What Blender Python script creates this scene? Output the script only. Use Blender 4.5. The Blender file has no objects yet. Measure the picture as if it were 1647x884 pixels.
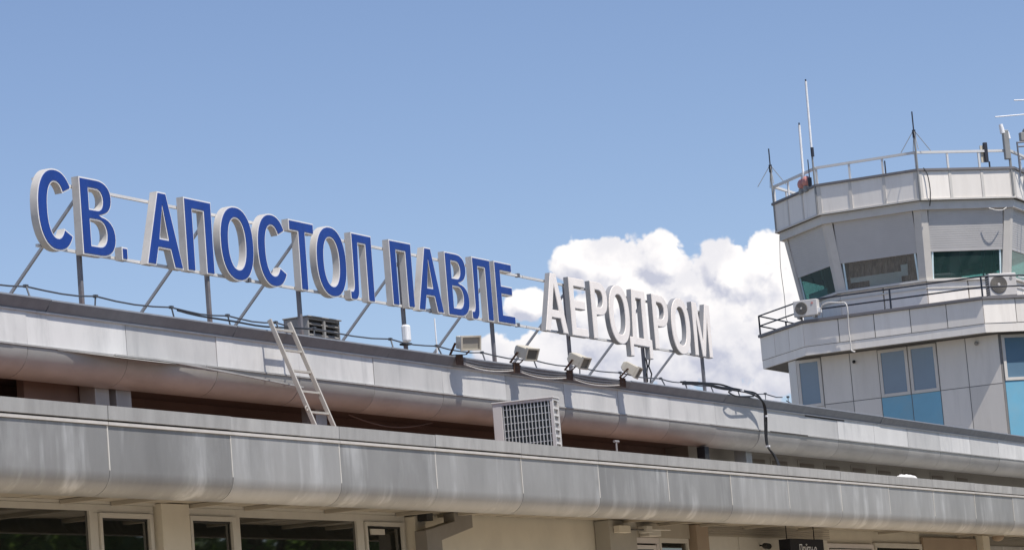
import bpy, bmesh, math, random
from mathutils import Vector, Matrix
from mathutils.geometry import tessellate_polygon

random.seed(7)
R = math.radians
scene = bpy.context.scene
col = scene.collection

# ------------------------------------------------------------------ camera
cam_d = bpy.data.cameras.new('camera')
cam_d.sensor_width = 36.0
cam_d.lens = 4991.8 / 1647.0 * 36.0
cam_d.clip_start = 0.5
cam_d.clip_end = 9000
cam = bpy.data.objects.new('camera', cam_d)
col.objects.link(cam)
cr = Vector((0.43704027, -0.89581129, -0.08073370))
cu = Vector((-0.08705102, -0.13146588, 0.98749119))
cf = Vector((0.89521948, 0.42454546, 0.13543717))
cam.matrix_world = Matrix(((cr.x, cu.x, -cf.x, 0.0), (cr.y, cu.y, -cf.y, 0.0), (cr.z, cu.z, -cf.z, 1.6), (0, 0, 0, 1)))
scene.camera = cam

# ------------------------------------------------------------------ world, sun, exposure
SUN_EL, SUN_AZ = R(62), R(196)          # azimuth clockwise from +Y
world = bpy.data.worlds.new('World')
scene.world = world
world.use_nodes = True
wn, wl = world.node_tree.nodes, world.node_tree.links
wn.clear()


def wmath(op, a, b=None, c=None, clamp=False):
    n = wn.new('ShaderNodeMath')
    n.operation = op
    n.use_clamp = clamp
    for i, v in enumerate((a, b, c)):
        if v is None:
            continue
        if isinstance(v, (int, float)):
            n.inputs[i].default_value = v
        else:
            wl.new(v, n.inputs[i])
    return n.outputs[0]


def wvec(op, a, b):
    n = wn.new('ShaderNodeVectorMath')
    n.operation = op
    for i, v in enumerate((a, b)):
        if isinstance(v, (tuple, list)):
            n.inputs[i].default_value = v
        else:
            wl.new(v, n.inputs[i])
    return n.outputs['Value'] if op == 'LENGTH' else n.outputs[0]


def wsmooth(x, lo, hi):
    n = wn.new('ShaderNodeMapRange')
    n.interpolation_type = 'SMOOTHSTEP'
    n.inputs['From Min'].default_value = lo
    n.inputs['From Max'].default_value = hi
    wl.new(x, n.inputs['Value'])
    return n.outputs[0]


sky = wn.new('ShaderNodeTexSky')
sky.sky_type = 'NISHITA'
sky.sun_disc = False
sky.sun_elevation = SUN_EL
sky.sun_rotation = SUN_AZ
sky.altitude = 760
sky.air_density = 1.0
sky.dust_density = 0.45
sky.ozone_density = 2.2
SKY_STRENGTH = 0.125

tc = wn.new('ShaderNodeTexCoord')
sep = wn.new('ShaderNodeSeparateXYZ')
wl.new(tc.outputs['Generated'], sep.inputs[0])
az = wmath('ARCTAN2', sep.outputs[0], sep.outputs[1])
el = wmath('ARCSINE', sep.outputs[2])
cmb = wn.new('ShaderNodeCombineXYZ')
wl.new(az, cmb.inputs[0])
wl.new(el, cmb.inputs[1])
P = cmb.outputs[0]

# heaps of the one cumulus bank: azimuth, elevation, half width, half height (radians)
HEAPS = [(1.1508, 0.138, 0.0111, 0.0104), (1.1607, 0.1351, 0.0162, 0.0132), (1.1763, 0.1352, 0.0125, 0.0116),
         (1.1861, 0.1253, 0.0142, 0.014), (1.196, 0.1294, 0.0138, 0.0144), (1.2127, 0.1293, 0.0152, 0.0152),
         (1.1321, 0.1255, 0.0085, 0.006), (1.1211, 0.1103, 0.0097, 0.008), (1.137, 0.1074, 0.0192, 0.0124),
         (1.1618, 0.1133, 0.0303, 0.019), (1.1917, 0.1087, 0.0324, 0.022), (1.2178, 0.1084, 0.0263, 0.023),
         (1.2354, 0.1248, 0.0243, 0.022), (1.2743, 0.115, 0.0324, 0.022), (1.3129, 0.1071, 0.0364, 0.022),
         (1.3675, 0.0936, 0.0486, 0.026), (1.1649, 0.1251, 0.0223, 0.018), (1.03, 0.05, 0.07, 0.025)]


def cloud_density(vec):
    f = None
    for a, e, ra, re in HEAPS:
        d = wvec('SUBTRACT', vec, (a, e, 0))
        d = wvec('MULTIPLY', d, (1 / ra, 1 / re, 0))
        v = wmath('SUBTRACT', 1.0, wvec('LENGTH', d, (0, 0, 0)))
        f = v if f is None else wmath('SMOOTH_MAX', f, v, 0.22)
    # the same kind of bank goes on round the rest of the horizon
    nb = wn.new('ShaderNodeTexNoise')
    nb.inputs['Scale'].default_value = 5.0
    nb.inputs['Detail'].default_value = 1
    wl.new(vec, nb.inputs['Vector'])
    s2 = wn.new('ShaderNodeSeparateXYZ')
    wl.new(vec, s2.inputs[0])
    off = wmath('ABSOLUTE', wmath('SUBTRACT', s2.outputs[0], 1.16))
    away = wsmooth(off, .26, .55)
    band = wmath('SUBTRACT', wmath('MULTIPLY', nb.outputs[0], 5.0), 2.95)
    band = wmath('SUBTRACT', band, wmath('MULTIPLY', wmath('ABSOLUTE', wmath('SUBTRACT', s2.outputs[1], .12)), 7.0))
    band = wmath('SUBTRACT', wmath('MULTIPLY', wmath('ADD', band, 4.0), away), 4.0)
    f = wmath('MAXIMUM', f, band)
    n1 = wn.new('ShaderNodeTexNoise')
    n1.inputs['Scale'].default_value = 40.0
    n1.inputs['Detail'].default_value = 7
    n1.inputs['Roughness'].default_value = .56
    wl.new(vec, n1.inputs['Vector'])
    warp = wn.new('ShaderNodeVectorMath')
    warp.operation = 'SCALE'
    warp.inputs['Scale'].default_value = .010
    wl.new(n1.outputs['Color'], warp.inputs[0])
    n2 = wn.new('ShaderNodeTexVoronoi')
    n2.feature = 'F1'
    n2.voronoi_dimensions = '2D'
    n2.inputs['Scale'].default_value = 105.0
    n2.inputs['Detail'].default_value = 2.0
    n2.inputs['Roughness'].default_value = .5
    n2.inputs['Lacunarity'].default_value = 2.3
    wl.new(wvec('ADD', vec, warp.outputs[0]), n2.inputs['Vector'])
    g = wmath('ADD', wmath('ADD', wmath('MULTIPLY', f, 1.9), .0), wmath('MULTIPLY', wmath('SUBTRACT', n1.outputs[0], .5), .95))
    bil = wmath('SUBTRACT', .30, wmath('MULTIPLY', n2.outputs['Distance'], n2.outputs['Distance']))
    return wmath('ADD', g, wmath('MULTIPLY', bil, .42)), n1.outputs[0]


dens, low = cloud_density(P)
dens_sun, _ = cloud_density(wvec('ADD', P, (.0016, .0030, 0)))
alpha = wsmooth(dens, -.04, .26)
relief = wmath('SUBTRACT', dens, dens_sun)
light = wmath('ADD', wmath('MULTIPLY', relief, 1.05), .90, clamp=True)
light = wmath('SUBTRACT', light, wmath('MULTIPLY', wsmooth(low, .54, .36), .40), clamp=True)
high = wsmooth(el, .090, .128)
light = wmath('MULTIPLY', light, wmath('ADD', wmath('MULTIPLY', high, .55), .45), clamp=True)
cmix = wn.new('ShaderNodeMix')
cmix.data_type = 'RGBA'
cmix.inputs['A'].default_value = (.58, .60, .71, 1)
cmix.inputs['B'].default_value = (1.06, 1.03, 1.02, 1)
wl.new(light, cmix.inputs['Factor'])
bg_sky = wn.new('ShaderNodeBackground')
bg_sky.inputs['Strength'].default_value = SKY_STRENGTH
tint = wn.new('ShaderNodeVectorMath')
tint.operation = 'MULTIPLY'
tint.inputs[1].default_value = (.985, .935, .995)
wl.new(sky.outputs[0], tint.inputs[0])
wl.new(tint.outputs[0], bg_sky.inputs['Color'])
bg_cl = wn.new('ShaderNodeBackground')
wl.new(cmix.outputs['Result'], bg_cl.inputs['Color'])
bg_cl.inputs['Strength'].default_value = 1.0
mix = wn.new('ShaderNodeMixShader')
wl.new(alpha, mix.inputs[0])
wl.new(bg_sky.outputs[0], mix.inputs[1])
wl.new(bg_cl.outputs[0], mix.inputs[2])
wout = wn.new('ShaderNodeOutputWorld')
wl.new(mix.outputs[0], wout.inputs['Surface'])

sun_d = bpy.data.lights.new('sun', 'SUN')
sun_d.energy = 5.0
sun_d.angle = R(0.53)
sun_d.color = (1.0, .94, .86)
sun = bpy.data.objects.new('sun', sun_d)
col.objects.link(sun)
to_sun = Vector((math.sin(SUN_AZ) * math.cos(SUN_EL), math.cos(SUN_AZ) * math.cos(SUN_EL), math.sin(SUN_EL)))
sun.rotation_euler = to_sun.to_track_quat('Z', 'Y').to_euler()
sun.location = (0, -20, 60)

vs = scene.view_settings
vs.view_transform = 'Standard'
vs.look = 'None'
vs.exposure = 0.0
vs.gamma = 1.0
vs.use_curve_mapping = False
scene.cycles.max_bounces = 8
scene.cycles.use_denoising = True

# ------------------------------------------------------------------ materials
MATS = {}


def mat(name, rgb, rough=.6, metal=0.0, var=.12, scale=3.0, stretch=(1, 1, 1), bump=.0, bscale=40., spec=.5, rand=0.0, dirt=None, dirt_amt=.0, dscale=1.3, trans=0.0, ior=1.5, drip=None, drip_amt=.6, drip_lo=.55, drip_scale=2.2):
    m = bpy.data.materials.new(name)
    m.use_nodes = True
    n, l = m.node_tree.nodes, m.node_tree.links
    b = n['Principled BSDF']
    b.inputs['Roughness'].default_value = rough
    b.inputs['Metallic'].default_value = metal
    b.inputs['Specular IOR Level'].default_value = spec
    b.inputs['IOR'].default_value = ior
    if trans:
        b.inputs['Transmission Weight'].default_value = trans
    tcn = n.new('ShaderNodeTexCoord')
    info = n.new('ShaderNodeObjectInfo')
    mp = n.new('ShaderNodeMapping')
    mp.inputs['Scale'].default_value = stretch
    l.new(tcn.outputs['Object'], mp.inputs['Vector'])
    nz = n.new('ShaderNodeTexNoise')
    nz.noise_dimensions = '4D'
    nz.inputs['Scale'].default_value = scale
    nz.inputs['Detail'].default_value = 6
    nz.inputs['Roughness'].default_value = .6
    l.new(mp.outputs[0], nz.inputs['Vector'])
    wmul = n.new('ShaderNodeMath')
    wmul.operation = 'MULTIPLY'
    wmul.inputs[1].default_value = 57.0
    l.new(info.outputs['Random'], wmul.inputs[0])
    l.new(wmul.outputs[0], nz.inputs['W'])
    mr = n.new('ShaderNodeMapRange')
    mr.inputs['From Min'].default_value = .28
    mr.inputs['From Max'].default_value = .72
    mr.inputs['To Min'].default_value = 1 - var
    mr.inputs['To Max'].default_value = 1 + var
    l.new(nz.outputs[0], mr.inputs['Value'])
    rr = n.new('ShaderNodeMapRange')
    rr.inputs['To Min'].default_value = 1 - rand
    rr.inputs['To Max'].default_value = 1 + rand
    l.new(info.outputs['Random'], rr.inputs['Value'])
    mu = n.new('ShaderNodeMath')
    mu.operation = 'MULTIPLY'
    l.new(mr.outputs[0], mu.inputs[0])
    l.new(rr.outputs[0], mu.inputs[1])
    sc = n.new('ShaderNodeVectorMath')
    sc.operation = 'SCALE'
    sc.inputs[0].default_value = rgb
    l.new(mu.outputs[0], sc.inputs['Scale'])
    out = sc.outputs[0]
    if dirt is not None:
        nd = n.new('ShaderNodeTexNoise')
        nd.noise_dimensions = '4D'
        nd.inputs['Scale'].default_value = dscale
        nd.inputs['Detail'].default_value = 8
        nd.inputs['Roughness'].default_value = .68
        l.new(mp.outputs[0], nd.inputs['Vector'])
        l.new(wmul.outputs[0], nd.inputs['W'])
        md = n.new('ShaderNodeMapRange')
        md.inputs['From Min'].default_value = .50
        md.inputs['From Max'].default_value = .72
        md.inputs['To Max'].default_value = dirt_amt
        l.new(nd.outputs[0], md.inputs['Value'])
        mx = n.new('ShaderNodeMix')
        mx.data_type = 'RGBA'
        l.new(md.outputs[0], mx.inputs['Factor'])
        l.new(out, mx.inputs['A'])
        mx.inputs['B'].default_value = (*dirt, 1)
        out = mx.outputs['Result']
    if drip is not None:
        mp2 = n.new('ShaderNodeMapping')
        mp2.inputs['Scale'].default_value = (1.0, 1.0, .13)
        l.new(tcn.outputs['Object'], mp2.inputs['Vector'])
        n3 = n.new('ShaderNodeTexNoise')
        n3.noise_dimensions = '4D'
        n3.inputs['Scale'].default_value = drip_scale
        n3.inputs['Detail'].default_value = 5
        n3.inputs['Roughness'].default_value = .62
        l.new(mp2.outputs[0], n3.inputs['Vector'])
        l.new(wmul.outputs[0], n3.inputs['W'])
        m3 = n.new('ShaderNodeMapRange')
        m3.interpolation_type = 'SMOOTHSTEP'
        m3.inputs['From Min'].default_value = drip_lo
        m3.inputs['From Max'].default_value = drip_lo + .16
        m3.inputs['To Max'].default_value = drip_amt
        l.new(n3.outputs[0], m3.inputs['Value'])
        n4 = n.new('ShaderNodeTexNoise')
        n4.noise_dimensions = '4D'
        n4.inputs['Scale'].default_value = 1.4
        n4.inputs['Detail'].default_value = 3
        l.new(tcn.outputs['Object'], n4.inputs['Vector'])
        l.new(wmul.outputs[0], n4.inputs['W'])
        m4 = n.new('ShaderNodeMapRange')
        m4.inputs['From Min'].default_value = .35
        m4.inputs['From Max'].default_value = .60
        l.new(n4.outputs[0], m4.inputs['Value'])
        mm = n.new('ShaderNodeMath')
        mm.operation = 'MULTIPLY'
        l.new(m3.outputs[0], mm.inputs[0])
        l.new(m4.outputs[0], mm.inputs[1])
        mx3 = n.new('ShaderNodeMix')
        mx3.data_type = 'RGBA'
        l.new(mm.outputs[0], mx3.inputs['Factor'])
        l.new(out, mx3.inputs['A'])
        mx3.inputs['B'].default_value = (*drip, 1)
        out = mx3.outputs['Result']
    l.new(out, b.inputs['Base Color'])
    if bump:
        nb_ = n.new('ShaderNodeTexNoise')
        nb_.inputs['Scale'].default_value = bscale
        nb_.inputs['Detail'].default_value = 4
        l.new(tcn.outputs['Object'], nb_.inputs['Vector'])
        bp = n.new('ShaderNodeBump')
        bp.inputs['Strength'].default_value = bump
        bp.inputs['Distance'].default_value = .02
        l.new(nb_.outputs[0], bp.inputs['Height'])
        l.new(bp.outputs[0], b.inputs['Normal'])
    MATS[name] = m
    return m


mat('zinc', (.345, .34, .33), .45, .3, .16, .9, (1.5, 1.5, .6), .30, 1.3, rand=.17, dirt=(.50, .50, .49), dirt_amt=.6, dscale=.8, drip=(.62, .62, .61), drip_amt=.75, drip_lo=.50)
mat('zinc_light', (.66, .65, .63), .5, .12, .12, .9, (1.5, 1.5, .6), .30, 1.3, rand=.17, dirt=(.46, .46, .45), dirt_amt=.7, dscale=.8, drip=(.36, .36, .355), drip_amt=.6, drip_lo=.52)
mat('zinc_round', (.46, .445, .42), .42, .3, .14, 1.2, (1.0, 2.5, 2.5), .12, 1.3, rand=.12, dirt=(.33, .31, .285), dirt_amt=.6, dscale=.9)
mat('coping', (.41, .405, .39), .6, .15, .14, 2.5, (2, 2, .6), .05, rand=.12, dirt=(.26, .25, .24), dirt_amt=.5, drip=(.27, .265, .255), drip_amt=.6, drip_lo=.55)
mat('coping_dark', (.23, .245, .27), .55, .1, .14, 2.5, (2, 2, .6), .05, rand=.10)
mat('bead', (.60, .57, .53), .5, .1, .1, 4.0, dirt=(.36, .34, .32), dirt_amt=.5)
mat('sealant', (.60, .58, .53), .7, 0, .1)
mat('clerestory_pane', (.14, .115, .09), .35)
mat('joint', (.05, .047, .045), .8)
mat('terracotta', (.21, .115, .08), .85, 0, .22, 2.0, dirt=(.15, .10, .08), dirt_amt=.6)
mat('recess_wall', (.17, .115, .09), .85, 0, .2, 1.0)
mat('deck_grey', (.30, .29, .27), .85, 0, .2, 1.0)
mat('roof_felt', (.24, .215, .18), .9, 0, .2, 1.0)
mat('soffit', (.36, .325, .27), .6, 0, .10, 2.0, (4, 1, 1), rand=.06)
mat('plaster', (.60, .56, .47), .8, 0, .07, 1.2, bump=.05, dirt=(.48, .43, .36), dirt_amt=.5, dscale=.8)
mat('plaster_grey', (.34, .32, .28), .8, 0, .08, 1.2)
mat('plaster_brown', (.30, .235, .175), .8, 0, .10, 1.2)
mat('frame_white', (.52, .50, .45), .45, 0, .06, 3.0, dirt=(.38, .35, .30), dirt_amt=.4)
mat('door_cream', (.58, .54, .52), .5, 0, .06)
mat('glass_dark', (.012, .014, .013), .02, 0, .05, spec=.5, ior=2.4)
mat('duct_grey', (.25, .23, .205), .55, .2, .1, 3)
mat('rubber_black', (.02, .02, .02), .6)
mat('blind', (.10, .095, .09), .7, 0, .1, 1.0, (1, 1, 12))
mat('letter_white', (.80, .79, .78), .45, 0, .04, 3.0)
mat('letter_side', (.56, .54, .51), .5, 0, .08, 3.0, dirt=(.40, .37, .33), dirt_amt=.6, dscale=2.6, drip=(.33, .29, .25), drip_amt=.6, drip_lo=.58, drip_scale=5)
mat('letter_blue', (.016, .055, .265), .45, 0, .14, 2.2, (2, 2, .6), rand=.06, spec=.3, dirt=(.035, .085, .30), dirt_amt=.5, dscale=2)
mat('letter_pale', (.92, .865, .82), .5, 0, .04, 3.0, dirt=(.72, .66, .61), dirt_amt=.35, dscale=4)
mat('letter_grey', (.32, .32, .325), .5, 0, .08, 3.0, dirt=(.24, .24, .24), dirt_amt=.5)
mat('steel', (.42, .42, .43), .45, .5, .12, 4.0)
mat('steel_dark', (.20, .20, .22), .5, .4, .12, 4.0)
mat('rust', (.11, .062, .042), .85, .1, .3, 9.0)
mat('post_mix', (.24, .23, .24), .55, .35, .15, 5.0, dirt=(.20, .11, .08), dirt_amt=.8, dscale=2.2)
mat('aluminium', (.56, .52, .455), .45, .25, .10, 5.0, dirt=(.36, .32, .27), dirt_amt=.5, dscale=4)
mat('wire', (.10, .105, .115), .5, .4, .1)
mat('cable_white', (.62, .60, .57), .5, 0, .1)
mat('cable_black', (.018, .018, .018), .45)
mat('tape', (.75, .75, .76), .4)
mat('flood_body', (.60, .555, .455), .45, 0, .08, 6.0, dirt=(.36, .30, .22), dirt_amt=.6, dscale=5)
mat('flood_glass', (.15, .14, .12), .2, 0, .1, spec=.4)
mat('flood_glass_sunlit', (.36, .335, .28), .35, 0, .12, 6)  # lit copy of the lamp glass: sun brightness put into its colour
mat('ac_white', (.66, .635, .61), .4, 0, .05, 3.0, dirt=(.50, .47, .43), dirt_amt=.4)
mat('ac_coil', (.045, .062, .068), .5, .2, .3, 8)
mat('ac_wire', (.58, .60, .60), .45, .1, .05)
mat('ac_fan', (.19, .175, .155), .6, 0, .1, 5)
mat('vent_grey', (.33, .32, .31), .55, .25, .12, 4)
mat('tower_panel', (.88, .83, .76), .5, .03, .04, 1.5, (2.5, 2.5, .35), .15, 1.5, rand=.07, dirt=(.70, .64, .57), dirt_amt=.5, dscale=1.0, drip=(.56, .50, .43), drip_amt=.5, drip_lo=.58, drip_scale=4)
mat('tower_frame', (.66, .63, .58), .5, .05, .06, 2.0, dirt=(.50, .47, .42), dirt_amt=.5)
mat('tower_post', (.68, .64, .58), .55, .03, .06, 2.0, dirt=(.50, .46, .41), dirt_amt=.5)
mat('tower_seam', (.20, .195, .19), .6)
mat('tower_cladding', (.72, .68, .625), .4, .05, .05, 1.2, (2.5, 2.5, .35), .2, 1.0, rand=.10, dirt=(.58, .54, .49), dirt_amt=.5, dscale=.9, drip=(.46, .42, .37), drip_amt=.5, drip_lo=.58, drip_scale=4)
mat('tower_cap', (.20, .19, .195), .6, .15, .1)
mat('tower_blue', (.17, .41, .56), .3, .0, .06, 1.5, rand=.08, spec=.6, dirt=(.26, .42, .50), dirt_amt=.5)
mat('tower_window', (.13, .22, .31), .06, 0, .08, 1.0, spec=.5, ior=1.7)
mat('shutter', (.60, .58, .56), .5, .1, .05, 1.5)
mat('cab_glass', (.30, .56, .54), .02, 0, .05, 1.2, spec=.6, trans=.93)
mat('cab_floor', (.10, .09, .08), .8)
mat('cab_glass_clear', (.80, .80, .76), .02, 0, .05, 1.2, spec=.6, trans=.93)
mat('reflection_sheet', (.40, .35, .30), .9, 0, .75, 5, (1, 1, .5))  # streaky brown imitating landscape mirrored in the cab's middle pane
mat('rail_white', (.70, .69, .67), .45, .1, .06)
mat('rail_navy', (.018, .022, .035), .4, .1, .1)
mat('antenna_white', (.88, .88, .88), .4)
mat('antenna_dark', (.03, .033, .045), .5)
mat('antenna_grey', (.30, .30, .29), .5, .2)
mat('beacon_red', (.62, .27, .24), .45, 0, .2, 6, dirt=(.75, .70, .68), dirt_amt=.9, dscale=5)
mat('bag', (.80, .78, .76), .6)
mat('reflection_jamb_cyan', (.74, .90, .92), .5)  # pale cyan of the added reflection patches, also of the window jambs
mat('sign_black', (.010, .010, .014), .65, spec=.2)
mat('sign_text', (.70, .70, .70), .5)
mat('asphalt', (.055, .054, .052), .9, 0, .2, .6)
mat('paving', (.56, .475, .355), .85, 0, .12, .5)
mat('bark', (.10, .075, .05), .9, 0, .3, 4)
mat('leaf', (.075, .125, .045), .6, 0, .4, 1.2, rand=.15)


lm = MATS['leaf']
ln, ll = lm.node_tree.nodes, lm.node_tree.links
tr_n = ln.new('ShaderNodeBsdfTranslucent')
tr_n.inputs['Color'].default_value = (.20, .32, .07, 1)
mx_n = ln.new('ShaderNodeMixShader')
mx_n.inputs[0].default_value = .45
ll.new(ln['Principled BSDF'].outputs[0], mx_n.inputs[1])
ll.new(tr_n.outputs[0], mx_n.inputs[2])
ll.new(mx_n.outputs[0], ln['Material Output'].inputs['Surface'])


# ------------------------------------------------------------------ mesh helpers
class MB:
    def __init__(self):
        self.v, self.f, self.smooth = [], [], False

    def quad(self, *p):
        i = len(self.v)
        self.v += [tuple(q) for q in p]
        self.f.append(tuple(range(i, i + len(p))))

    def box(self, x0, x1, y0, y1, z0, z1):
        self.obox(((x0 + x1) / 2, (y0 + y1) / 2, (z0 + z1) / 2), (1, 0, 0), (0, 1, 0), (0, 0, 1), abs(x1 - x0) / 2, abs(y1 - y0) / 2, abs(z1 - z0) / 2)
        return self

    def obox(self, c, ax, ay, az_, hx, hy, hz):
        c, ax, ay, az_ = Vector(c), Vector(ax), Vector(ay), Vector(az_)
        i = len(self.v)
        for sz in (-1, 1):
            for sy in (-1, 1):
                for sx in (-1, 1):
                    self.v.append(tuple(c + ax * hx * sx + ay * hy * sy + az_ * hz * sz))
        for q in ((0, 2, 3, 1), (4, 5, 7, 6), (0, 1, 5, 4), (2, 6, 7, 3), (0, 4, 6, 2), (1, 3, 7, 5)):
            self.f.append(tuple(i + k for k in q))
        return self

    def bar(self, a, b, w, h=None, up=(0, 0, 1)):
        a, b = Vector(a), Vector(b)
        h = h or w
        d = (b - a).normalized()
        s = d.cross(Vector(up))
        if s.length < 1e-4:
            s = d.cross(Vector((1, 0, 0)))
        s.normalize()
        u = s.cross(d)
        return self.obox((a + b) / 2, d, s, u, (b - a).length / 2, w / 2, h / 2)

    def tube(self, pts, r, n=8, cap=True):
        pts = [Vector(p) for p in pts]
        rs = r if isinstance(r, (list, tuple)) else [r] * len(pts)
        i0 = len(self.v)
        prev = None
        for k, p in enumerate(pts):
            d = (pts[min(k + 1, len(pts) - 1)] - pts[max(k - 1, 0)]).normalized()
            if prev is None:
                s = d.cross(Vector((0, 0, 1)))
                if s.length < 1e-3:
                    s = d.cross(Vector((1, 0, 0)))
            else:
                s = prev - d * prev.dot(d)
            s.normalize()
            prev = s
            u = s.cross(d)
            for j in range(n):
                a = 2 * math.pi * j / n
                self.v.append(tuple(p + (s * math.cos(a) + u * math.sin(a)) * rs[k]))
        for k in range(len(pts) - 1):
            for j in range(n):
                a, b = i0 + k * n + j, i0 + k * n + (j + 1) % n
                self.f.append((a, b, b + n, a + n))
        if cap:
            self.f.append(tuple(i0 + j for j in range(n))[::-1])
            self.f.append(tuple(i0 + (len(pts) - 1) * n + j for j in range(n)))
        return self

    def prism(self, prof, fn, a, b):
        """closed profile (2D list) carried by fn(p, t) from t=a to t=b"""
        i = len(self.v)
        n = len(prof)
        for t in (a, b):
            for p in prof:
                self.v.append(tuple(fn(p, t)))
        for k in range(n):
            self.f.append((i + k, i + (k + 1) % n, i + n + (k + 1) % n, i + n + k))
        tri = tessellate_polygon([[Vector((p[0], p[1], 0)) for p in prof]])
        for t in tri:
            self.f.append(tuple(i + k for k in t))
            self.f.append(tuple(i + n + k for k in reversed(t)))
        return self

    def ball(self, c, r, nu=12, nv=8, sq=(1, 1, 1)):
        i = len(self.v)
        for a in range(nv + 1):
            t = math.pi * a / nv
            for b in range(nu):
                p = 2 * math.pi * b / nu
                self.v.append((c[0] + r * sq[0] * math.sin(t) * math.cos(p), c[1] + r * sq[1] * math.sin(t) * math.sin(p), c[2] + r * sq[2] * math.cos(t)))
        for a in range(nv):
            for b in range(nu):
                self.f.append((i + a * nu + b, i + a * nu + (b + 1) % nu, i + (a + 1) * nu + (b + 1) % nu, i + (a + 1) * nu + b))
        return self

    def mesh(self, name, origin):
        me = bpy.data.meshes.new(name)
        ox, oy, oz = origin
        me.from_pydata([(x - ox, y - oy, z - oz) for x, y, z in self.v], [], self.f)
        bm = bmesh.new()
        bm.from_mesh(me)
        bmesh.ops.remove_doubles(bm, verts=bm.verts, dist=1e-5)
        bmesh.ops.recalc_face_normals(bm, faces=bm.faces)
        bm.to_mesh(me)
        bm.free()
        if self.smooth:
            for p in me.polygons:
                p.use_smooth = True
            try:
                me.set_sharp_from_angle(angle=R(35))
            except Exception:
                pass
        return me


WLOC = {}


def setprops(o, label=None, cat=None, group=None, kind=None):
    if label:
        o['label'] = label
    if cat:
        o['category'] = cat
    if group:
        o['group'] = group
    if kind:
        o['kind'] = kind
    return o


def build(name, mb, m, parent=None, bevel=0.0, label=None, cat=None, group=None, kind=None, smooth=False):
    xs = [p[0] for p in mb.v]
    ys = [p[1] for p in mb.v]
    zs = [p[2] for p in mb.v]
    org = ((min(xs) + max(xs)) / 2, (min(ys) + max(ys)) / 2, min(zs))
    mb.smooth = smooth
    me = mb.mesh(name, org)
    me.materials.append(MATS[m])
    return place(name, me, org, parent, bevel, label, cat, group, kind)


def place(name, me, org, parent=None, bevel=0.0, label=None, cat=None, group=None, kind=None):
    o = bpy.data.objects.new(name, me)
    col.objects.link(o)
    if parent is not None:
        o.parent = parent
        o.location = Vector(org) - WLOC[parent.name]
    else:
        o.location = org
    WLOC[o.name] = Vector(org)
    if bevel:
        b = o.modifiers.new('bevel', 'BEVEL')
        b.width = bevel
        b.segments = 2
        b.limit_method = 'ANGLE'
        b.angle_limit = R(40)
    return setprops(o, label, cat, group, kind)


def thing(name, label, cat, loc, group=None):
    o = bpy.data.objects.new(name, None)
    o.empty_display_size = .3
    col.objects.link(o)
    o.location = loc
    WLOC[o.name] = Vector(loc)
    return setprops(o, label, cat, group)


def node(name, loc, parent):
    o = bpy.data.objects.new(name, None)
    col.objects.link(o)
    o.parent = parent
    o.location = Vector(loc) - WLOC[parent.name]
    WLOC[o.name] = Vector(loc)
    return o


# ------------------------------------------------------------------ ground
g = MB()
g.quad((-3000, -3000, 0), (3000, -3000, 0), (3000, 3000, 0), (-3000, 3000, 0))
build('ground', g, 'asphalt', kind='structure')
p_ = MB().box(-40, 160, 13.6, 20.9, 0.0, .14)
build('pavement', p_, 'paving', kind='structure', bevel=.02)

# ------------------------------------------------------------------ terminal building
XA, XB = 12.0, 104.0
Y0 = 18.90          # face of the lower fascia
YU = 20.60          # face of the upper fascia
YW = 21.00          # ground floor wall
terminal = thing('terminal_building', 'long low terminal with two grey metal fascias and rounded lower edges', 'building', (45, 24, 0))

# --- lower canopy
lower = build('lower_fascia', MB().box(XA, XB, Y0 + .10, Y0 + .20, 4.45, 5.16), 'joint', terminal)
PL = 2.644
SL = 29.063


def curve_profile(y, ztop, r, n=9, th=.02):
    o_, i_ = [], []
    for k in range(n):
        a = math.pi / 2 * k / (n - 1)
        o_.append((y + r - r * math.cos(a), ztop - r * math.sin(a)))
        rr_ = r - th
        i_.append((y + r - rr_ * math.cos(a), ztop - rr_ * math.sin(a)))
    return o_ + i_[::-1]


def yz(p, t):
    return (t, p[0], p[1])


def shared(name, mb, m, smooth=False):
    org = (0, 0, 0)
    mb.smooth = smooth
    me = mb.mesh(name, org)
    me.materials.append(MATS[m])
    return me


STRIP_ORG = {}


def strip_mesh(name, prof, length, gap, m, smooth=False):
    mb = MB()
    oy, oz = min(p[0] for p in prof), min(p[1] for p in prof)
    mb.prism([(p[0] - oy, p[1] - oz) for p in prof], yz, gap / 2 - length / 2, length / 2 - gap / 2)
    me = shared(name, mb, m, smooth)
    STRIP_ORG[me.name] = (length / 2, oy, oz)
    return me


def lay(name, me, x, parent, dy=.003, dz=.0):
    ox, oy, oz = STRIP_ORG[me.name]
    return place(name, me, (x + ox, oy + random.uniform(-dy, dy), oz + random.uniform(-dz, dz)), parent)


cp_ = curve_profile(Y0, 4.484, .265, 12)
me_lp = strip_mesh('panel', [(Y0, 4.985), (Y0, 4.70)] + cp_ + [(Y0 + .02, 4.70), (Y0 + .02, 4.985)], PL, .012, 'zinc', True)
me_lc = strip_mesh('coping', [(Y0 - .025, 5.205), (Y0 - .02, 5.05), (Y0 + .0, 5.045), (Y0 + .0, 5.17), (Y0 + .26, 5.18), (Y0 + .26, 5.205)], PL, .010, 'coping')
me_lb = strip_mesh('bead', [(Y0 - .022, 5.026), (Y0 - .022, 4.992), (Y0 + .01, 4.988), (Y0 + .01, 5.03)], PL, .006, 'bead')
me_ls = strip_mesh('sealant_joint', [(Y0 - .004, 4.487), (Y0 + .002, 4.487), (Y0 + .002, 4.985), (Y0 - .004, 4.985)], .02, 0, 'sealant')


def jitter(o, k=1.0):
    o.rotation_euler = (random.uniform(-.010, .010) * k, random.uniform(-.0008, .0008) * k, random.uniform(-.0022, .0022) * k)


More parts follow.
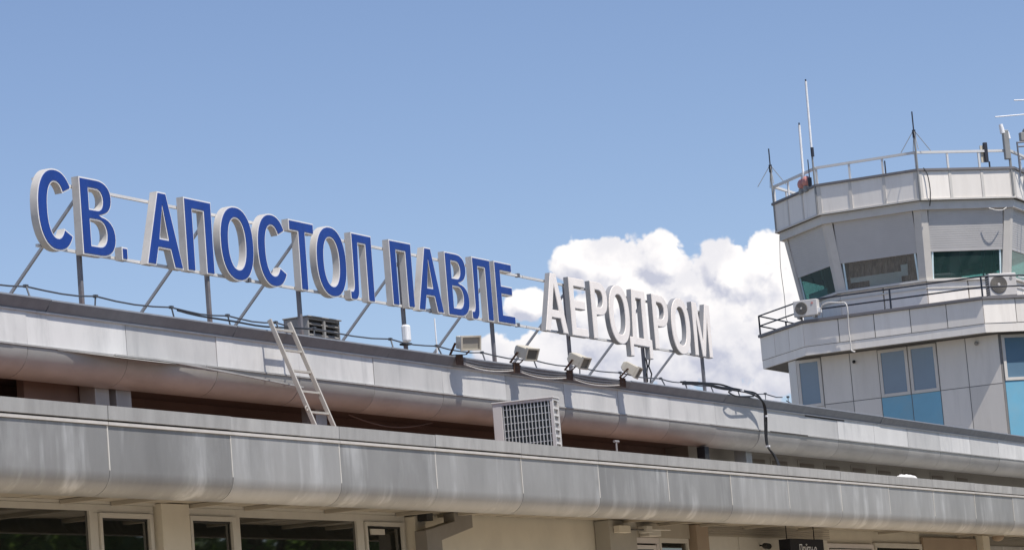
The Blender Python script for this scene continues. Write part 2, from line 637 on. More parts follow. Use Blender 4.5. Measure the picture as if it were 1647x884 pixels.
k0 = int((XA - SL) / PL) - 1
for k in range(k0, int((XB - SL) / PL)):
    x = SL + PL * k
    jitter(lay('panel', me_lp, x, lower), .4)
    lay('coping', me_lc, x, lower, .004, .003)
    lay('bead', me_lb, x, lower, .003, .001)
    lay('sealant_joint', me_ls, x - .010, lower, .001)

deck = MB().box(XA, 52.0, Y0 + .2, 22.2, 4.96, 5.05)
build('lower_roof_deck', deck, 'terracotta', terminal)
build('lower_roof_deck', MB().box(52.0, XB, Y0 + .2, 22.2, 4.96, 5.05), 'deck_grey', terminal)
# soffit under the lower canopy: plain boards laid front to back
ZS = 4.425
sof = node('soffit', (45, 20, ZS), terminal)
me_sb = MB()
me_sb.box(0, .232, Y0 + .262, YW, ZS, ZS + .02)
me_sb = shared('soffit_board', me_sb, 'soffit')
nb_s = 0
xs_ = 28.6
while xs_ < 78:
    ob = place('soffit_board', me_sb, (xs_, 0, random.uniform(-.004, .004)), sof)
    xs_ += .24
build('soffit_lining', MB().box(XA, XB, Y0 + .24, YW, ZS + .03, ZS + .06), 'soffit', sof)
for x in (31.15, 32.25, 34.0, 35.45, 37.6, 39.7, 41.0, 47.3, 49.3, 50.9, 53.2, 56.0, 60.7, 66.0):
    build('soffit_rib', MB().box(x, x + .11, Y0 + .264, YW - .01, ZS - .055, ZS - .006), 'soffit', sof)
build('soffit_light', MB().box(57.2, 59.8, 20.0, 20.16, ZS - .07, ZS - .006), 'frame_white', sof)

# --- upper fascia
upper = build('upper_fascia', MB().box(XA, XB, YU + .06, YU + .14, 6.05, 6.66), 'joint', terminal)
PU, SU = 2.13, 30.10
ZT = 6.73
me_up = strip_mesh('panel', [(YU, 6.565), (YU, 6.178), (YU + .02, 6.178), (YU + .02, 6.565)], PU, .010, 'zinc_light')
me_uc = strip_mesh('coping', [(YU - .10, ZT), (YU - .105, ZT - .02), (YU - .012, 6.588), (YU + .03, 6.588), (YU + .03, ZT - .03), (YU + .20, ZT - .02), (YU + .20, ZT)], PU * 2, .012, 'coping_dark')
me_ub = strip_mesh('bead', [(YU - .022, 6.584), (YU - .022, 6.562), (YU + .01, 6.560), (YU + .01, 6.584)], PU * 2, .008, 'bead')
me_ub2 = strip_mesh('bead', [(YU - .020, 6.174), (YU - .020, 6.153), (YU + .01, 6.150), (YU + .01, 6.174)], PU * 2, .008, 'coping')
me_ur = strip_mesh('bullnose', curve_profile(YU, 6.148, .335, 11), PU, .012, 'zinc_round', True)
for k in range(int((XA - SU) / PU), int((XB - SU) / PU)):
    x = SU + PU * k
    jitter(lay('panel', me_up, x, upper))
    lay('bullnose', me_ur, x, upper, .005)
    if k % 2 == 0:
        lay('coping', me_uc, x + .4, upper, .005, .005)
        lay('bead', me_ub, x + .2, upper, .003, .002)
        lay('bead', me_ub2, x - .3, upper, .003, .001)
fl = MB()
prev = None
for i in range(25):
    t = i / 24
    x = 30.7 + t * 2.75
    bow = .24 * (math.sin(math.pi * t ** 1.5)) ** 1.3 + .002
    cur = [(x, YU - .012, 6.150), (x, YU - .012 - bow, 6.146 - .25 * bow)]
    if prev:
        fl.quad(prev[0], cur[0], cur[1], prev[1])
        fl.quad(*[(p[0], p[1], p[2] - .004) for p in (prev[1], cur[1], cur[0], prev[0])])
    prev = cur
build('bulged_flashing', fl, 'coping', upper)
# a length of the lower trim has come loose, bows outwards and sags
pts = []
for i in range(25):
    t = i / 24
    x = 31.9 + t * 4.6
    bow = .02 * math.sin(math.pi * t)
    sag = 0 if t < .22 else .145 * ((t - .22) / .78) ** 1.1
    pts.append((x, YU - .030 - bow, 6.163 - sag * 1.0))
lt = MB()
for a, b in zip(pts[:-1], pts[1:]):
    lt.bar(a, b, .030, .022)
build('loose_trim', lt, 'coping', upper)
# gap under one lifted panel, further right
build('open_joint', MB().box(56.0, 58.2, YU - .004, YU - .001, 6.535, 6.562), 'joint', upper)
build('open_joint', MB().box(54.0, 56.0, YU - .026, YU - .0225, 6.150, 6.170), 'joint', upper)

build('upper_roof_deck', MB().box(XA, XB, YU + .15, 46, 6.45, 6.64), 'roof_felt', terminal)
build('upper_soffit', MB().box(XA, XB, YU + .33, 22.0, 5.93, 5.97), 'recess_wall', terminal)
build('bullnose_back', MB().box(XA, XB, YU + .335, YU + .355, 5.815, 5.93), 'zinc_round', terminal)
build('recess_wall', MB().box(XA, 52.3, 22.0, 22.2, 5.05, 5.93), 'recess_wall', terminal)
build('recess_wall', MB().box(52.3, XB, 21.55, 22.2, 5.05, 5.93), 'plaster_grey', terminal)
for x in (55.2, 56.4, 57.9, 59.4, 61.0, 62.6, 64.3, 66.2, 68.0):
    w = build('clerestory_window', MB().box(x, x + .95, 21.535, 21.56, 5.30, 5.86), 'plaster_grey', terminal)
    build('pane', MB().box(x + .08, x + .87, 21.525, 21.534, 5.36, 5.80), 'clerestory_pane', w)
for x0, x1, m in ((32.05, 32.36, 'zinc_round'), (32.52, 32.86, 'zinc'), (37.55, 37.85, 'zinc'), (53.7, 54.0, 'zinc')):
    build('support_post', MB().box(x0, x1, 20.98, 21.22, 5.05, 5.93), m, terminal, bevel=.01)
build('side_wall', MB().box(30.9, 32.3, 21.24, 21.34, 5.05, 5.93), 'recess_wall', terminal)
build('wall', MB().box(XA, XB, YW + .06, 46, .0, 4.95), 'plaster', terminal)
build('rear_wall', MB().box(XA, XB, 22.25, 46, 5.06, 6.44), 'plaster', terminal)
build('lintel_band', MB().box(XA, 41.0, YW, YW + .06, 4.387, ZS - .001), 'frame_white', terminal)

# --- ground floor front, left to right (positions measured along the wall)
q = .9813
ZH = 4.385


def glazing(x0, x1, name='window', head=ZH, m='frame_white', fw=.07, blind=True):
    """a framed opening: outer frame, inner leaf, dark pane with a blind behind its top"""
    w = MB()
    zb = .9 if name == 'window' else .14
    w.box(x0, x1, YW, YW + .05, head - fw, head - .001)
    w.box(x0, x0 + fw, YW, YW + .05, zb, head - fw)
    w.box(x1 - fw, x1, YW, YW + .05, zb, head - fw)
    w.box(x0 + fw, x1 - fw, YW, YW + .05, zb, zb + fw)
    o = build(name, w, m, terminal, bevel=.004)
    build('pane', MB().box(x0 + fw, x1 - fw, YW + .034, YW + .042, zb + fw, head - fw), 'glass_dark', o)
    return o


def leaf(o, x0, x1, head):
    w = MB()
    w.box(x0, x1, YW - .022, YW + .012, head - .06, head)
    w.box(x0, x0 + .06, YW - .022, YW + .012, .16, head - .06)
    w.box(x1 - .06, x1, YW - .022, YW + .012, .16, head - .06)
    build('leaf_frame', w, 'frame_white', o, bevel=.004)
    build('gasket', MB().box(x0 + .06, x1 - .06, YW + .016, YW + .030, head - .085, head - .06), 'rubber_black', o)


glazing(27.2, 31.86, fw=.08)
o = glazing(31.86, 33.22, 'door', fw=.10)
leaf(o, 31.97, 33.16, ZH - .105)
build('pilaster', MB().box(33.28, 33.94, YW - .09, YW + .05, .14, ZS - .008), 'plaster', terminal, bevel=.01)
o = glazing(34.03, 35.22, 'door', fw=.10)
leaf(o, 34.06, 35.16, ZH - .105)
glazing(35.22, 38.62, fw=.10)
o = glazing(38.62, 39.98, 'door', fw=.10)
leaf(o, 38.74, 39.9, ZH - .105)
build('closer', MB().box(38.85, 39.25, YW - .05, YW - .024, ZH - .29, ZH - .21), 'frame_white', o)
build('pilaster', MB().box(40.02, 40.36, YW - .14, YW + .05, .14, ZS - .06), 'plaster', terminal, bevel=.01)
# rectangular downpipe with its elbow
dp = MB()
dp.prism([(39.94, .2), (40.42, .2), (40.42, 4.0), (41.46, 4.20), (41.46, ZS - .008), (40.88, ZS - .008), (40.88, 4.285), (39.94, 4.14)], lambda p, t: (p[0], t, p[1]), YW - .36, YW - .17)
build('downpipe', dp, 'duct_grey', terminal, bevel=.008)
build('bracket', MB().box(40.10, 40.30, YW - .3, YW - .15, 4.29, ZS - .008), 'rubber_black', terminal)
build('pilaster', MB().box(46.75, 47.85, YW - .22, YW + .05, .14, ZS - .008), 'plaster_grey', terminal, bevel=.01)
o = glazing(47.93, 49.30, 'door', 4.17, 'door_cream', .10)
build('door_panel', MB().box(48.08, 49.12, YW - .02, YW + .02, .2, 4.04), 'door_cream', o, bevel=.006)
build('panel_groove', MB().box(48.22, 48.98, YW - .024, YW - .0205, 3.95, 3.965), 'rubber_black', o)
build('panel_groove', MB().box(48.963, 48.98, YW - .024, YW - .0205, 2.4, 3.95), 'rubber_black', o)
glazing(49.32, 50.62, 'window', 4.17, 'frame_white', .08)
build('lintel', MB().box(47.86, 50.66, YW - .012, YW + .055, 4.172, ZS - .008), 'soffit', terminal)
build('pilaster', MB().box(50.72, 51.28, YW - .12, YW + .05, .14, ZS - .008), 'plaster_brown', terminal, bevel=.01)
for x0, x1 in ((51.32, 52.9), (52.93, 55.4), (55.43, 57.6)):
    build('wall_panel', MB().box(x0, x1, YW - .03, YW + .05,   .14, 4.228), 'frame_white', terminal, bevel=.006)
for z in (4.232, 4.272, 4.312, 4.352, 4.392):
    build('wall_slat', MB().box(50.9, 57.7, YW - .05, YW - .031, z, z + .026), 'soffit', terminal)
o = glazing(57.66, 60.4, 'door', 4.16, 'door_cream', .09)
build('door_panel', MB().box(57.78, 60.28, YW - .02, YW + .02, .2, 4.05), 'door_cream', o, bevel=.006)
build('panel_groove', MB().box(57.78, 60.28, YW - .024, YW - .0205, 4.0, 4.018), 'rust', o)
glazing(60.5, 63.5, 'window', 4.20, 'frame_white', .10)
build('wall_panel', MB().box(63.55, 67.3, YW - .02, YW + .05, .14, 4.34), 'plaster_brown', terminal)
build('pilaster', MB().box(67.35, 67.85, YW - .16, YW + .05, .14, ZS - .008), 'plaster', terminal, bevel=.01)
build('wall_panel', MB().box(67.9, 76, YW - .01, YW + .05, .14, 4.20), 'zinc', terminal)
build('window', MB().box(67.9, 76, YW - .02, YW + .05, 4.205, ZS - .01), 'glass_dark', terminal)

# small fittings below the canopy
cm = thing('security_camera', 'small black security camera on the pale wall panel under the canopy', 'camera', (53.8, YW - .2, 4.0))
build('housing', MB().tube([(53.72, YW - .30, 4.035), (53.86, YW - .16, 4.06)], .055, 10), 'rubber_black', cm)
build('arm', MB().bar((53.86, YW - .16, 4.06), (53.95, YW - .03, 4.08), .03), 'rubber_black', cm)
dm = thing('dome_camera', 'white dome camera hanging under the canopy near the right end', 'camera', (66.4, 20.2, 4.2))
build('base', MB().tube([(66.4, 20.2, 4.42), (66.4, 20.2, 4.33)], [.22, .20], 16), 'frame_white', dm)
build('dome', MB().ball((66.4, 20.2, 4.32), .14, 14, 8, (1, 1, .8)), 'plaster_brown', dm, smooth=True)
jb = thing('junction_box', 'cream junction boxes with conduit under the canopy above the cream door', 'box', (47.6, YW - .3, 4.2))
build('box', MB().box(46.9, 47.35, YW - .34, YW - .225, 4.20, 4.32), 'plaster', jb, bevel=.008)
build('box', MB().box(48.10, 48.36, YW - .30, YW - .14, 4.22, 4.335), 'frame_white', jb, bevel=.008)
build('box', MB().box(48.45, 48.95, YW - .20, YW - .02, 4.175, 4.29), 'frame_white', jb, bevel=.008)
build('conduit', MB().tube([(47.35, YW - .26, 4.26), (48.10, YW - .24, 4.27)], .014, 6), 'rubber_black', jb)
build('conduit', MB().tube([(48.36, YW - .24, 4.275), (49.3, YW - .22, 4.285)], .014, 6), 'frame_white', jb)
# hanging sign box
sg = thing('hanging_sign', 'black hanging sign box with pale lettering under the canopy', 'sign', (55.0, 20.2, 3.5))
build('box', MB().box(53.55, 55.32, 20.22, 20.44, 3.55, 4.13), 'sign_black', sg, bevel=.006)
build('hanger', MB().box(53.69, 53.705, 20.325, 20.34, 4.13, ZS), 'rubber_black', sg)
build('hanger', MB().box(55.13, 55.145, 20.325, 20.34, 4.13, ZS), 'rubber_black', sg)


def text_mesh(name, body, size, m, parent, loc, rot, label=None):
    cu_ = bpy.data.curves.new(name, 'FONT')
    cu_.body = body
    cu_.size = size
    cu_.extrude = .002
    o_ = bpy.data.objects.new(name, cu_)
    col.objects.link(o_)
    dg = bpy.context.evaluated_depsgraph_get()
    me = bpy.data.meshes.new_from_object(o_.evaluated_get(dg))
    bpy.data.objects.remove(o_)
    me.materials.append(MATS[m])
    ob = place(name, me, loc, parent, label=label)
    ob.rotation_euler = rot
    return ob


text_mesh('lettering', 'Пойтње', .24, 'sign_text', sg, (54.0, 20.216, 3.86), (R(90), 0, 0))

# ------------------------------------------------------------------ rooftop sign
YL = 21.0
Z0, CAP, DEP = 7.485, .980, .105
sign = thing('rooftop_sign', 'rooftop lettering in blue and white Cyrillic capitals on a steel frame', 'sign', (41.8, YL + .2, 6.64))


def ell(cx, cy, rx, ry, a0, a1, n, p=2.25):
    out = []
    for i in range(n + 1):
        a = a0 + (a1 - a0) * i / n
        c, s = math.cos(a), math.sin(a)
        out.append((cx + rx * math.copysign(abs(c) ** (2 / p), c), cy + ry * math.copysign(abs(s) ** (2 / p), s)))
    return out


H = CAP


def glyph(ch, w, S=.192):
    """outer contour and holes, in metres, origin bottom left"""
    if ch in 'О':
        return ell(w / 2, H / 2, w / 2, H / 2 + .02, 0, 2 * math.pi, 40)[:-1], [ell(w / 2, H / 2, w / 2 - S * 1.06, H / 2 - .145, 0, 2 * math.pi, 32)[:-1]]
    if ch == 'С':
        o_ = ell(w * .53, H / 2, w * .53, H / 2 + .02, R(33), R(327), 38)
        i_ = ell(w * .53, H / 2, w * .53 - S * 1.06, H / 2 - .145, R(37), R(323), 30)
        return o_ + i_[::-1], []
    if ch == 'П':
        return [(0, 0), (S, 0), (S, H - .15), (w - S, H - .15), (w - S, 0), (w, 0), (w, H), (0, H)], []
    if ch == 'Т':
        c = w / 2
        return [(c - S / 2, 0), (c + S / 2, 0), (c + S / 2, H - .16), (w, H - .16), (w, H), (0, H), (0, H - .16), (c - S / 2, H - .16)], []
    if ch == 'Е':
        hh = .145
        m0 = H * .47
        return [(0, 0), (w, 0), (w, hh), (S, hh), (S, m0), (w * .93, m0), (w * .93, m0 + hh), (S, m0 + hh), (S, H - hh), (w * .97, H - hh), (w * .97, H), (0, H)], []
    if ch == 'А':
        c = w / 2
        t = .105
        sl = (c - t) / H
        y1, y2 = .235, .37
        xi = S * 1.07
        return ([(0, 0), (xi, 0), (xi + sl * y1, y1), (w - xi - sl * y1, y1), (w - xi, 0), (w, 0), (c + t, H), (c - t, H)],
                [[(xi + sl * y2, y2), (w - xi - sl * y2, y2), (c, H - .20)]])
    if ch == 'В':
        mid = H * .535
        o_ = [(0, 0)] + ell(w * .52, mid / 2, w * .48, mid / 2, R(-90), R(82), 14) + ell(w * .50, (H + mid) / 2, w * .43, (H - mid) / 2, R(-82), R(90), 14) + [(0, H)]
        hh = .135
        h1 = [(S, hh)] + ell(w * .50, mid / 2, w * .48 - S * .95, mid / 2 - hh, R(-90), R(90), 10) + [(S, mid - hh + .0)]
        h2 = [(S, mid + .07)] + ell(w * .48, (H - hh + mid + .07) / 2, w * .43 - S * .95, (H - hh - mid - .07) / 2, R(-90), R(90), 10) + [(S, H - hh)]
        h1[-1] = (S, mid - .07)
        h1 = [(S, hh)] + ell(w * .50, (hh + mid - .07) / 2, w * .48 - S * .95, (mid - .07 - hh) / 2, R(-90), R(90), 10) + [(S, mid - .07)]
        return o_, [h1, h2]
    if ch == 'Р':
        b = H * .42
        hh = .14
        o_ = [(0, 0), (S, 0), (S, b)] + ell(w * .50, (H + b) / 2, w * .50, (H - b) / 2, R(-90), R(90), 16) + [(0, H)]
        h = [(S, b + hh)] + ell(w * .47, (H + b) / 2, w * .53 - S * 1.05, (H - b) / 2 - hh, R(-90), R(90), 12) + [(S, H - hh)]
        return o_, [h]
    if ch == 'Л':
        # right stem, head bar, left leg that curls into a foot
        a = .125
        foot = [(0, 0), (.05, -.012)] + ell(.115, .15, .155, .165, R(-90), R(-8), 7)
        return (foot + [(a + .19, H - .15), (w - S, H - .15), (w - S, 0), (w, 0), (w, H), (a, H), (a - .0, .23)] + ell(.045, .205, .075, .085, R(-10), R(-75), 4) + [(0, .125)]), []
    if ch == 'Д':
        d = -.20
        x0, x1 = .20, w - .17
        return ([(0, d), (.14, d), (.14, 0), (w - .14, 0), (w - .14, d), (w, d), (w, .14), (x1, .14), (x1, H), (x0 + .02, H), (x0 - .07, .14), (0, .14)],
                [[(x0 + .11, .14), (x1 - S, .14), (x1 - S, H - .15), (x0 + .17, H - .15)]])
    if ch == 'М':
        c = w / 2
        v = .155
        return [(0, 0), (v, 0), (v, H - .26), (c - .07, 0), (c + .07, 0), (w - v, H - .26), (w - v, 0), (w, 0), (w, H), (w - .22, H), (c, .27), (.22, H), (0, H)], []
    if ch == '.':
        return [(0, 0), (w, 0), (w, .165), (0, .165)], []


def area(c):
    return sum(a[0] * b[1] - b[0] * a[1] for a, b in zip(c, c[1:] + c[:1])) / 2


def clean(c):
    out = []
    for p in c:
        if not out or math.hypot(p[0] - out[-1][0], p[1] - out[-1][1]) > 1e-4:
            out.append(p)
    if math.hypot(out[0][0] - out[-1][0], out[0][1] - out[-1][1]) < 1e-4:
        out.pop()
    return out


def inset(c, d):
    """move a contour to its left by d (counter-clockwise contours shrink)"""
    n = len(c)
    out = []
    for i in range(n):
        a, b, e = Vector(c[i - 1]), Vector(c[i]), Vector(c[(i + 1) % n])
        d1, d2 = (b - a).normalized(), (e - b).normalized()
        n1, n2 = Vector((-d1.y, d1.x)), Vector((-d2.y, d2.x))
        m = n1 + n2
        if m.length < 1e-4:
            m = n1
        m.normalize()
        k = d / max(.38, m.dot(n1))
        out.append((b.x + m.x * k, b.y + m.y * k))
    return out


def extrude_glyph(rings, x, y0, y1, z, tilt=0.0):
    mb = MB()
    flat = [p for r_ in rings for p in r_]
    tris = tessellate_polygon([[Vector((p[0], p[1], 0)) for p in r_] for r_ in rings])
    n = len(flat)
    ct, st = math.cos(tilt), math.sin(tilt)
    for yy in (y0, y1):
        for p in flat:
            mb.v.append((x + p[0] * ct - p[1] * st, yy, z + p[0] * st + p[1] * ct))
    for t in tris:
        mb.f.append(tuple(t))
        mb.f.append(tuple(k + n for k in reversed(t)))
    b = 0
    for r_ in rings:
        m = len(r_)
        for k in range(m):
            a, c = b + k, b + (k + 1) % m
            mb.f.append((a, c, c + n, a + n))
        b += m
    return mb


LETTERS = [('С', 31.064, .76), ('В', 32.005, .765), ('.', 32.885, .135), ('А', 33.466, .88), ('П', 34.44, .685), ('О', 35.31, .875),
           ('С', 36.29, .78), ('Т', 37.18, .70), ('О', 37.91, .875), ('Л', 38.85, .735),
           ('П', 40.14, .695), ('А', 40.95, .84), ('В', 41.93, .75), ('Л', 42.735, .76), ('Е', 43.64, .64),
           ('А', 45.39, .88), ('Е', 46.43, .64), ('Р', 47.29, .67), ('О', 48.00, .86), ('Д', 48.80, .96), ('Р', 49.90, .69), ('О', 50.71, .86), ('М', 51.72, .83)]
for i, (ch, x, w) in enumerate(LETTERS):
    white = i >= 15
    o_, hs = glyph(ch, w, .180 if white else .204)
    o_ = clean(o_)
    if area(o_) < 0:
        o_ = o_[::-1]
    hs = [clean(h) for h in hs]
    hs = [h if area(h) < 0 else h[::-1] for h in hs]
    tilt = random.uniform(-.006, .006)
    dz = random.uniform(-.008, .008)
    body = extrude_glyph([o_] + hs, x, YL, YL + (.088 if white else DEP), Z0 + dz, tilt)
    nm = 'full_stop' if ch == '.' else 'letter'
    if ch == '.':
        lb = 'blue square full stop with white edge'
    else:
        lb = ('white letter %s with grey sides' if white else 'blue letter %s with white edge and sides') % ch
    lo = build(nm, body, 'letter_pale' if white else 'letter_white', sign, label=lb, smooth=True)
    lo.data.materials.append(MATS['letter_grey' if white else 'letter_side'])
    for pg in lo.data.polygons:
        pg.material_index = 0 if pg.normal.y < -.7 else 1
    d = .012 if white else .020
    fo, fh = inset(o_, d), [inset(h, d) for h in hs]
    face = extrude_glyph([fo] + fh, x, YL - .007, YL - .0005, Z0 + dz, tilt)
    build('face', face, 'letter_pale' if white else 'letter_blue', lo)

YP = YL + DEP + .06
POSTS = [32.18, 35.21, 37.65, 40.78, 43.77, 46.64, 49.73, 52.45]
for i, x in enumerate(POSTS):
    build('post', MB().box(x - .027, x + .027, YP - .012, YP + .042, 6.60, 8.36), 'post_mix', sign, bevel=.005)
    build('foot_plate', MB().box(x - .14, x + .14, YP - .10, YP + .13, 6.642, 6.66), 'steel_dark', sign)
    build('strut', MB().bar((x + .02, YP + .05, 8.20), (x + .02, YP + 1.58, 6.66), .034, .034), 'steel', sign)
for z, m in ((8.345, 'rail_white'), (7.528, 'rail_white')):
    for x0, x1 in ((31.2, 37.6), (37.62, 44.9), (44.92, 52.55)):
        build('rail', MB().box(x0, x1, YP - .05, YP - .014, z - .018, z + .018), m, sign)
for x, z in ((33.1, 7.528), (36.2, 7.528), (38.3, 7.528), (39.7, 7.528), (41.6, 7.528), (44.6, 7.528), (44.75, 8.345), (46.8, 7.528), (49.5, 7.528)):
    build('clamp', MB().box(x - .03, x + .03, YP - .07, YP - .008, z - .026, z + .034), 'steel_dark', sign)
# small units fixed to the sign posts
bx_ = thing('post_mounted_box', 'small white weatherproof box on the post below the third blue word', 'box', (40.62, YP, 7.0))
build('housing', MB().box(40.56, 40.70, YP - .14, YP - .035, 6.98, 7.24), 'antenna_white', bx_, bevel=.03)
build('strap', MB().box(40.70, 40.84, YP - .06, YP + .075, 6.955, 6.985), 'rubber_black', bx_)

# wiring bundle on the double post under the letter D
wb = MB()
for dx in (-.06, .06):
    wb.tube([(49.73 + dx, YP - .05, 6.9), (49.73 + dx * 1.8, YP - .07, 7.05), (49.73 + dx * .5, YP - .06, 7.18), (49.73 + dx * 1.5, YP - .07, 7.33)], .014, 6)
build('post_wiring', wb, 'cable_black', label='black wiring tied to the post under the white letter Д', cat='cable')

# ------------------------------------------------------------------ on the roof edge
# lightning conductor: wire on bent stand-offs
lw = thing('lightning_conductor', 'thin grey lightning conductor wire on clips along the upper roof edge', 'wire', (42, 20.75, 6.73))
YC = 20.72
cl = [29.0, 30.31, 31.79, 33.52, 34.9, 36.15, 37.2, 39.43, 40.89, 42.4, 44.22, 45.98, 47.6, 49.33, 50.4, 51.59, 52.9, 54.3, 55.49]
pts = []
for a, b in zip(cl[:-1], cl[1:]):
    for i in range(4):
        t = i / 4
        pts.append((a + (b - a) * t, YC + random.uniform(-.008, .008), 6.895 - .03 * math.sin(math.pi * t) + random.uniform(-.004, .004)))
build('wire', MB().tube(pts, .011, 6), 'wire', lw)
for x in cl:
    build('clip', MB().bar((x, YC, 6.915), (x + random.uniform(-.06, .02), YC + random.uniform(-.1, .0), 6.72), .016).box(x - .03, x + .03, YC - .02, YC + .02, 6.88, 6.915), 'wire', lw)
lw2 = thing('tower_side_conductor', 'thin conductor wire hanging along the roof edge in front of the tower', 'wire', (60, 20.8, 6.73))
pts = [(55.6 + i * .8, 20.8 + .1 * i, 6.84 - .05 * math.sin(i * 1.1) - .012 * i) for i in range(14)]
build('wire', MB().tube(pts, .010, 6), 'wire', lw2)
# slack second cable near the ladder
pts = [(33.6 + i * .28, 20.68 + .03 * math.sin(i), 6.86 - .05 * math.sin(math.pi * i / 12)) for i in range(13)]
build('slack_cable', MB().tube(pts, .013, 6), 'cable_black', label='slack dark cable along the roof edge left of the ladder', cat='cable')

# roof vent box
vb = thing('roof_vent', 'grey louvred vent box on the roof right behind the ladder top', 'vent', (39.1, 21.8, 6.64))
x0, x1, y0, y1, z1 = 38.52, 39.46, 21.55, 21.95, 7.26
hb = MB()
hb.box(x0, x1, y1 - .02, y1, 6.64, z1)
hb.box(x0, x0 + .03, y0, y1 - .02, 6.64, z1)
hb.box(x1 - .03, x1, y0, y1 - .02, 6.64, z1)
hb.box(x0 + .03, x1 - .03, y0, y1 - .02, z1 - .025, z1)
hb.box(x0 - .02, x1 + .02, y0 - .03, y1 + .01, z1 + .001, z1 + .02)
build('housing', hb, 'vent_grey', vb, bevel=.006)
build('mullion', MB().box((x0 + x1) / 2 - .025, (x0 + x1) / 2 + .025, y0 - .012, y0 + .02, 6.64, z1 - .03), 'vent_grey', vb)
build('backing', MB().box(x0 + .03, x1 - .03, y0 + .1, y0 + .11, 6.64, z1 - .03), 'joint', vb)
for i in range(7):
    z = 6.70 + i * .08
    for xa, xb in ((x0 + .035, (x0 + x1) / 2 - .03), ((x0 + x1) / 2 + .03, x1 - .035)):
        build('slat', MB().obox(((xa + xb) / 2, y0 + .03, z), (1, 0, 0), (0, .80, .60), (0, -.60, .80), (xb - xa) / 2, .036, .008), 'vent_grey', vb)

# floodlights
me_cache = {}


def floodlight(x, yaw, tilt, label, y=20.32, z=6.90, sc=1.0):
    t = thing('floodlight', label, 'floodlight', (x, YU - .08, 6.70), 'floodlights on the roof edge')
    M = Matrix.Translation((x, y, z)) @ Matrix.Rotation(yaw, 4, 'Z') @ Matrix.Rotation(tilt, 4, 'X')

    def tr(mb):
        mb.v = [tuple(M @ Vector(p)) for p in mb.v]
        return mb
    # local: front face looks along -Y
    w, h, d = .135 * sc, .090 * sc, .21 * sc
    b = MB()
    fr = [(-w, -d * .55, -h), (w, -d * .55, -h), (w, -d * .55, h), (-w, -d * .55, h)]
    mdl = [(-w * .95, d * .45, -h * .95), (w * .95, d * .45, -h * .95), (w * .95, d * .45, h * .95), (-w * .95, d * .45, h * .95)]
    bk = [(-w * .6, d * .75, -h * .55), (w * .6, d * .75, -h * .55), (w * .6, d * .75, h * .55), (-w * .6, d * .75, h * .55)]
    for a, c in ((fr, mdl), (mdl, bk)):
        for i in range(4):
            b.quad(a[i], a[(i + 1) % 4], c[(i + 1) % 4], c[i])
    b.quad(*bk)
    b.quad(*fr[::-1])
    hs_ = build('housing', tr(b), 'flood_body', t, bevel=.012)
    rim = MB()
    yy0, yy1 = -d * .55 - .035, -d * .55 - .001
    rim.box(-w - .012, w + .012, yy0, yy1, h - .012, h + .012)
    rim.box(-w - .012, w + .012, yy0, yy1, -h - .012, -h + .012)
    rim.box(-w - .012, -w + .012, yy0, yy1, -h + .012, h - .012)
    rim.box(w - .012, w + .012, yy0, yy1, -h + .012, h - .012)
    build('rim', tr(rim), 'flood_body', hs_)
    build('glass', tr(MB().box(-w + .012, w - .012, -d * .55 - .012, -d * .55 - .004, -h + .012, h - .012)), 'flood_glass_sunlit' if sc > 1 else 'flood_glass', hs_)
    br = MB()
    Rz = Matrix.Rotation(yaw, 3, 'Z')
    side = Rz @ Vector((1, 0, 0))
    c = Vector((x, y + .02, z))
    foot = Vector((x, YU - .09, 6.735))
    for s_ in (-1, 1):
        br.bar(c + side * (w + .022) * s_, Vector((foot.x, foot.y, foot.z + .02)) + side * (w + .022) * s_ * .75, .042, .012)
    br.bar(foot + side * (-w * .8) + Vector((0, 0, .02)), foot + side * (w * .8) + Vector((0, 0, .02)), .035, .01)
    build('bracket', br, 'rust', t)
    build('mounting_plate', MB().box(x - .11, x + .11, YU - .118, YU - .106, 6.60, 6.752), 'rust', t)
    return t


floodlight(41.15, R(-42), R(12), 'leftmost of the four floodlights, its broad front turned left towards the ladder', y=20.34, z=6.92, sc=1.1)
floodlight(43.10, R(-14), R(24), 'beige floodlight above the louvred air conditioner, second of four from the left')
floodlight(45.05, R(-2), R(30), 'rusty beige floodlight right of the louvred air conditioner, third of four')
floodlight(47.15, R(12), R(34), 'rightmost of the four floodlights, below the white letter О', z=6.88)
ra = MB().tube([(41.25, 20.9, 6.6), (41.24, 20.9, 7.36)], .012, 6)
build('thin_white_rod', ra, 'antenna_white', label='thin white rod standing behind the leftmost floodlight', cat='rod')

# white hoses slung between the floodlights
spans = [(41.2, 43.1), (43.1, 45.05), (45.05, 47.15)]
for n_, (a, b) in enumerate(spans):
    t = thing('slung_hose', ['pale hose slung under the roof edge between the first two floodlights', 'pale hose slung under the roof edge between the middle floodlights', 'pale hose slung under the roof edge between the last two floodlights'][n_], 'hose', ((a + b) / 2, 20.45, 6.5), 'hoses between the floodlights')
    for j, (dz, sg_, m) in enumerate(((.0, .07, 'cable_white'), (-.025, .10, 'cable_white'), (.02, .05, 'steel_dark'))):
        pts = []
        for i in range(15):
            u = i / 14
            pts.append((a + (b - a) * u, YU - .095 + .035 * math.sin(math.pi * u) - .008 * j, 6.665 + dz - sg_ * 4 * u * (1 - u) * .6))
        build('hose', MB().tube(pts, .0095, 6), m, t, smooth=True)

